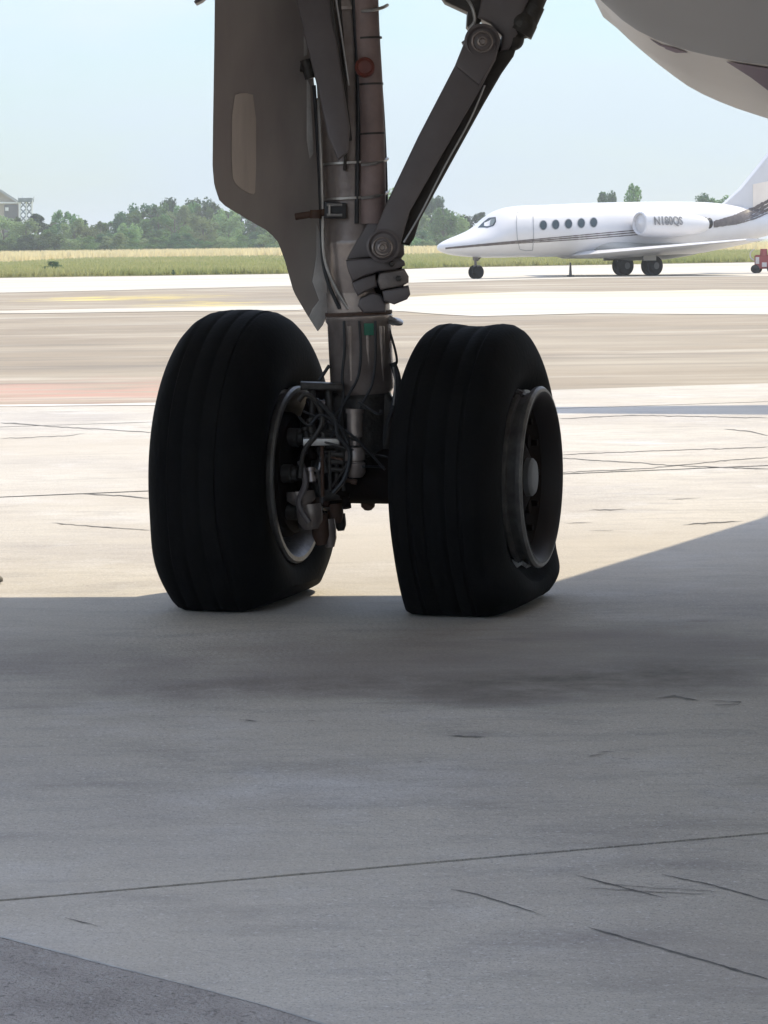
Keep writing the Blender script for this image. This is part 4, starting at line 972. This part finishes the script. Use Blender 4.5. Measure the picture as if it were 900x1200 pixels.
bm = bmesh.new(); box(bm, (-.14, -.215, .45), (.12, .03, .24)); box(bm, (.10, -.215, .30), (.16, .03, .16)); box(bm, (.33, -.215, .48), (.12, .03, .26)); box(bm, (.32, -.1, .72), (.10, .2, .20)); fin('panel', bm, M['cartwhite'], cart, False)
for sx_ in (-.22, .34):
    for sy_ in (-.2, .2):
        bm = bmesh.new(); jwheel(bm, (sx_, sy_, .15), .15, .08); fin('wheel', bm, M['hose'], cart)
bm = bmesh.new(); tube(bm, [(-.2, 0, .4), (-.42, 0, .55), (-.42, 0, .75), (-.3, 0, .85)], .022); fin('handle', bm, M['cartwhite'], cart)
p = gnd(-3, 684)
bm = bmesh.new(); bmesh.ops.create_icosphere(bm, subdivisions=2, radius=.022)
for v in bm.verts: v.co = v.co * (1 + .3 * mnoise.noise(v.co * 40)); v.co.z = v.co.z * .7 + .018
o = fin('stone', bm, mat('grey_stone', (.2, .19, .17), .9), None); o.location = p; tag(o, 'small grey stone on the sunlit concrete at the left edge', 'stone')

# ------------------------------------------------------------------ trees
def crown_mesh(name, seed, lobes, n, ls, m, squash=1.0):
    r = random.Random(seed); V = []; Fc = []
    L_ = []
    for k in range(lobes):
        a = r.uniform(0, 2 * pi); z = r.uniform(.10, 1.0); rad = (.42 * (1 - abs(z - .45) ** 1.5)) * r.uniform(.35, 1)
        L_.append((Vector((cos(a) * rad, sin(a) * rad, z * .80 + .05)), r.uniform(.11, .22) * (1.15 - .5 * z)))
    for _ in range(n):
        c, s = r.choice(L_); d = Vector((r.gauss(0, 1), r.gauss(0, 1), r.gauss(0, 1))).normalized() * s * (r.random() ** .4)
        p = c + d; p.x *= squash; p.y *= squash
        if p.z < .02: p.z = .02 + r.random() * .05
        u = Vector((r.gauss(0, 1), r.gauss(0, 1), r.gauss(0, .7))).normalized(); v = u.cross(Vector((r.gauss(0, 1), r.gauss(0, 1), r.gauss(0, 1)))).normalized(); l = ls * r.uniform(.5, 1.3)
        i = len(V); V += [tuple(p - u * l), tuple(p + v * l * .6), tuple(p + u * l), tuple(p - v * l * .6)]; Fc.append((i, i + 1, i + 2, i + 3))
    me = bpy.data.meshes.new(name); me.from_pydata(V, [], Fc); me.materials.append(m); return me
def trunk_mesh(name, seed):
    r = random.Random(seed); bm = bmesh.new()
    tube(bm, [(0, 0, 0), (.01, 0, .25), (-.01, .01, .5), (.01, 0, .8)], .016, 7, 3)
    for k in range(6):
        a = r.uniform(0, 2 * pi); z = r.uniform(.2, .55); tube(bm, [(0, 0, z), (cos(a) * .12, sin(a) * .12, z + .12), (cos(a) * .26, sin(a) * .26, z + .2)], .008, 6, 2)
    bmesh.ops.recalc_face_normals(bm, faces=bm.faces); me = bpy.data.meshes.new(name); bm.to_mesh(me); bm.free(); me.materials.append(M['bark']); return me
CRN = [crown_mesh('crown', s, lb, n, .028, m, q) for s, lb, n, m, q in ((1, 26, 4200, M['leaf'], 1.0), (2, 22, 3800, M['leaf'], .85), (3, 26, 4200, M['leafpale'], 1.1), (4, 30, 4600, M['leafdark'], 1.0), (5, 14, 2800, M['leafdark'], .45), (6, 24, 4000, M['leafpale'], .9), (7, 12, 2200, M['leaf'], 1.3))]
TRK = [trunk_mesh('trunk', s) for s in (1, 2, 3)]
def tree(px, top, Y, k, label, wfac=1.0, name='tree', cat='tree', base=0.0, group=None):
    hz = at(px, top, Y).z; b = Vector((at(px, 290, Y).x, Y, 0)); hgt = (hz - base) / .98
    e = empty(name, b, random.uniform(0, 6.28)); e.scale = (hgt * wfac, hgt * wfac, hgt); tag(e, label, cat, group)
    link('crown', CRN[k], None, e)
    if name == 'tree': link('trunk', TRK[k % 3], None, e)
    return e
TL = [(4, 249, 330, 2, 1.0), (20, 252, 338, 1, 1.1), (31, 256, 322, 2, 1.0), (46, 248, 335, 4, 1.5), (52, 262, 320, 6, 1.0), (63, 257, 345, 1, 1.1), (76, 243, 340, 1, .95), (88, 252, 330, 5, 1.0), (99, 256, 345, 4, 1.4), (104, 263, 322, 2, 1.1), (118, 257, 340, 1, 1.0), (128, 255, 350, 0, 1.0), (141, 246, 345, 3, .8), (150, 258, 325, 5, 1.0), (157, 242, 350, 0, .9), (168, 236, 352, 3, .8), (178, 250, 330, 0, .9), (186, 234, 350, 1, .8), (198, 229, 355, 3, .75), (205, 247, 330, 6, .9), (212, 236, 345, 5, .8), (222, 232, 352, 0, .8), (233, 229, 355, 3, .75), (238, 250, 325, 2, .9), (246, 233, 350, 1, .8), (256, 239, 345, 0, .8), (268, 240, 340, 5, .8), (284, 236, 350, 3, .8), (300, 244, 340, 1, .9), (315, 238, 348, 0, .8), (335, 240, 345, 2, .9),
      (455, 214, 360, 2, .65), (470, 230, 345, 0, .8), (484, 236, 335, 5, .9), (496, 228, 350, 2, .75), (510, 227, 345, 3, .75), (520, 240, 330, 1, .9), (532, 247, 335, 5, 1.0), (546, 250, 340, 3, 1.0), (560, 247, 345, 4, 1.4), (572, 250, 340, 1, 1.0), (590, 252, 345, 0, 1.0),
      (705, 222, 360, 4, .9), (716, 221, 352, 3, .5), (745, 211, 345, 1, .62), (823, 224, 360, 3, .75), (848, 225, 365, 0, .8), (870, 232, 360, 1, .8)]
places = ['beside the hangar', 'in the left part of the tree line', 'mid-way along the left tree line', 'just left of the gear door', 'between strut and side brace', 'right of the side brace above the jet nose', 'behind the jet cabin', 'behind the jet tail']
looks = ['mid green bushy', 'mid green upright', 'pale green spreading', 'dark green dense', 'slender dark', 'pale green loose', 'low wide green']
def place_of(x): return places[0] if x < 60 else places[1] if x < 130 else places[2] if x < 200 else places[3] if x < 345 else places[4] if x < 490 else places[5] if x < 620 else places[6] if x < 780 else places[7]
from collections import defaultdict
cnt = defaultdict(list)
for t in TL: cnt[(looks[t[3]], place_of(t[0]))].append(t[0])
ordn = ['leftmost such', 'second such', 'third such', 'fourth such', 'fifth such']
for px, top, Y, k, wf in TL:
    key = (looks[k], place_of(px)); l = sorted(cnt[key]); lab = '%s tree %s' % key
    if len(l) > 1: lab += ', %s' % ordn[l.index(px)]
    tree(px, top, Y, k, lab, wf * 1.0, group='trees in the far tree line')
# undergrowth at the trees' feet
for i, px in enumerate(range(-20, 620, 13)):
    if 345 < px < 450: continue
    Y = 308 + (i * 7) % 14; k = (6, 2, 0, 6, 3, 5, 1)[i % 7]
    tp = 268 + (i * 37) % 13
    b = Vector((at(px, 290, Y).x, Y, 0)); hgt = at(px, tp, Y).z
    e = link('shrub', CRN[k], None); e.location = b; e.scale = (hgt * 1.5, hgt * 1.5, hgt); e.rotation_euler.z = i * 1.3
    lk = ('wide low green', 'pale rounded', 'mid green', 'flat green', 'dark dense', 'pale loose', 'upright green')[i % 7]
    wh = 'at the far left edge' if px < 40 else 'left of the tall left trees' if px < 120 else 'below the left tree line' if px < 200 else 'left of the gear door' if px < 260 else 'behind the gear door' if px < 350 else 'beside the side brace' if px < 505 else 'ahead of the jet nose' if px < 560 else 'behind the jet cockpit'
    tag(e, '%s shrub at the foot of the trees %s' % (lk, wh), 'shrub', 'shrubs along the foot of the tree line')
for px, yb, hh, lb in ((62, 320, .55, 'low dark green shrub in the grass edge on the left'), (203, 322.5, .22, 'tiny dark weed at the edge of the grass left of the gear door')):
    g = gnd(px, yb); e = link('shrub', CRN[3], None); e.location = g; e.scale = (hh * (1.8 if hh > .4 else .7),) * 2 + (hh * 1.1,); tag(e, lb, 'shrub')

# ------------------------------------------------------------------ hangar and lattice
Yh = 420.0
def hp(px, py, d=0): return at(px, py, Yh + d)
hz = Vector((at(0, 262, Yh).x, Yh, 0)); hang = empty('hangar', Vector((hz.x, Yh, 0)))
tag(hang, 'old beige hangar with shallow gabled roof behind the trees at the left edge', 'hangar')
HI = Matrix.Translation(-hang.location)
def hpart(name, m, pts, d0, d1):
    bm = bmesh.new(); slabpoly(bm, [HI @ hp(x, y, d0) for x, y in pts], [HI @ hp(x, y, d1) for x, y in pts]); return fin(name, bm, m, hang, False)
hpart('wall', M['wall'], [(-70, 300), (22, 300), (22, 238), (-70, 238)], 0, 30)
hpart('gable', M['wall'], [(-68, 237.5), (21, 237.5), (0, 224.5), (-24, 221), (-48, 224.5)], .1, 30)
hpart('roof', M['roof'], [(-72, 237), (-48, 223.5), (-24, 219.5), (1, 222), (12, 229), (24, 236.8), (21.5, 237.3), (10, 230.6), (0, 224.6), (-24, 221.2), (-48, 224.8), (-69, 237.5)], -.6, 30.5)
hpart('fascia', M['lattice'], [(-70, 238.5), (22.5, 238.5), (22.5, 236.6), (-70, 236.6)], -.3, .05)
hpart('door', M['walldark'], [(5, 299), (21, 299), (21, 240), (5, 240)], -.2, .02)
hpart('window', M['lattice'], [(6, 247), (10, 247), (10, 243), (6, 243)], -.35, -.21)
lat = empty('lattice_tower', at(30, 290, 415)); lat.location.z = 0; LI = Matrix.Translation(-lat.location)
tag(lat, 'white steel lattice tower with dark bracing beside the hangar', 'tower')
def lp(px, py, d=0): return LI @ at(px, py, 415 + d)
for px in (23.5, 31, 37.5):
    for d in (0, 1.6):
        bm = bmesh.new(); cyl(bm, lp(px, 300, d), lp(px, 235, d), .12, .12, 8); fin('leg', bm, M['lattice'], lat)
for i in range(5):
    y0 = 236 + i * 8
    for a, b in ((23.5, 31), (31, 37.5)):
        bm = bmesh.new(); cyl(bm, lp(a, y0), lp(b, y0 + 8), .10, .10, 6); cyl(bm, lp(b, y0), lp(a, y0 + 8), .10, .10, 6); fin('brace', bm, M['latdark'], lat)
bm = bmesh.new(); box(bm, lp(30.5, 234.5, .8), (1.9, 2.4, .55)); fin('platform', bm, M['latdark'], lat, False)
for px in (23, 27, 33, 38):
    bm = bmesh.new(); cyl(bm, lp(px, 234, .8), lp(px + (px - 30) * .3, 230, .8), .05, .05, 6); fin('antenna', bm, M['lattice'], lat)

# ------------------------------------------------------------------ haze
bm = bmesh.new(); box(bm, (0, 900, 6.0), (5800, 5800, 14.2)); hz_ = fin('haze', bm, None, None, False)
hm = bpy.data.materials.new('summer_haze'); hm.use_nodes = True; hn = hm.node_tree; hn.nodes.clear()
pv = hn.nodes.new('ShaderNodeVolumePrincipled'); pv.inputs['Color'].default_value = (0.93, 0.96, 1.0, 1); pv.inputs['Density'].default_value = 0.0006; pv.inputs['Anisotropy'].default_value = 0.3
ho = hn.nodes.new('ShaderNodeOutputMaterial'); hn.links.new(pv.outputs[0], ho.inputs['Volume']); hz_.data.materials.append(hm)
tag(hz_, 'pale summer haze over the airfield', 'haze', kind='stuff')
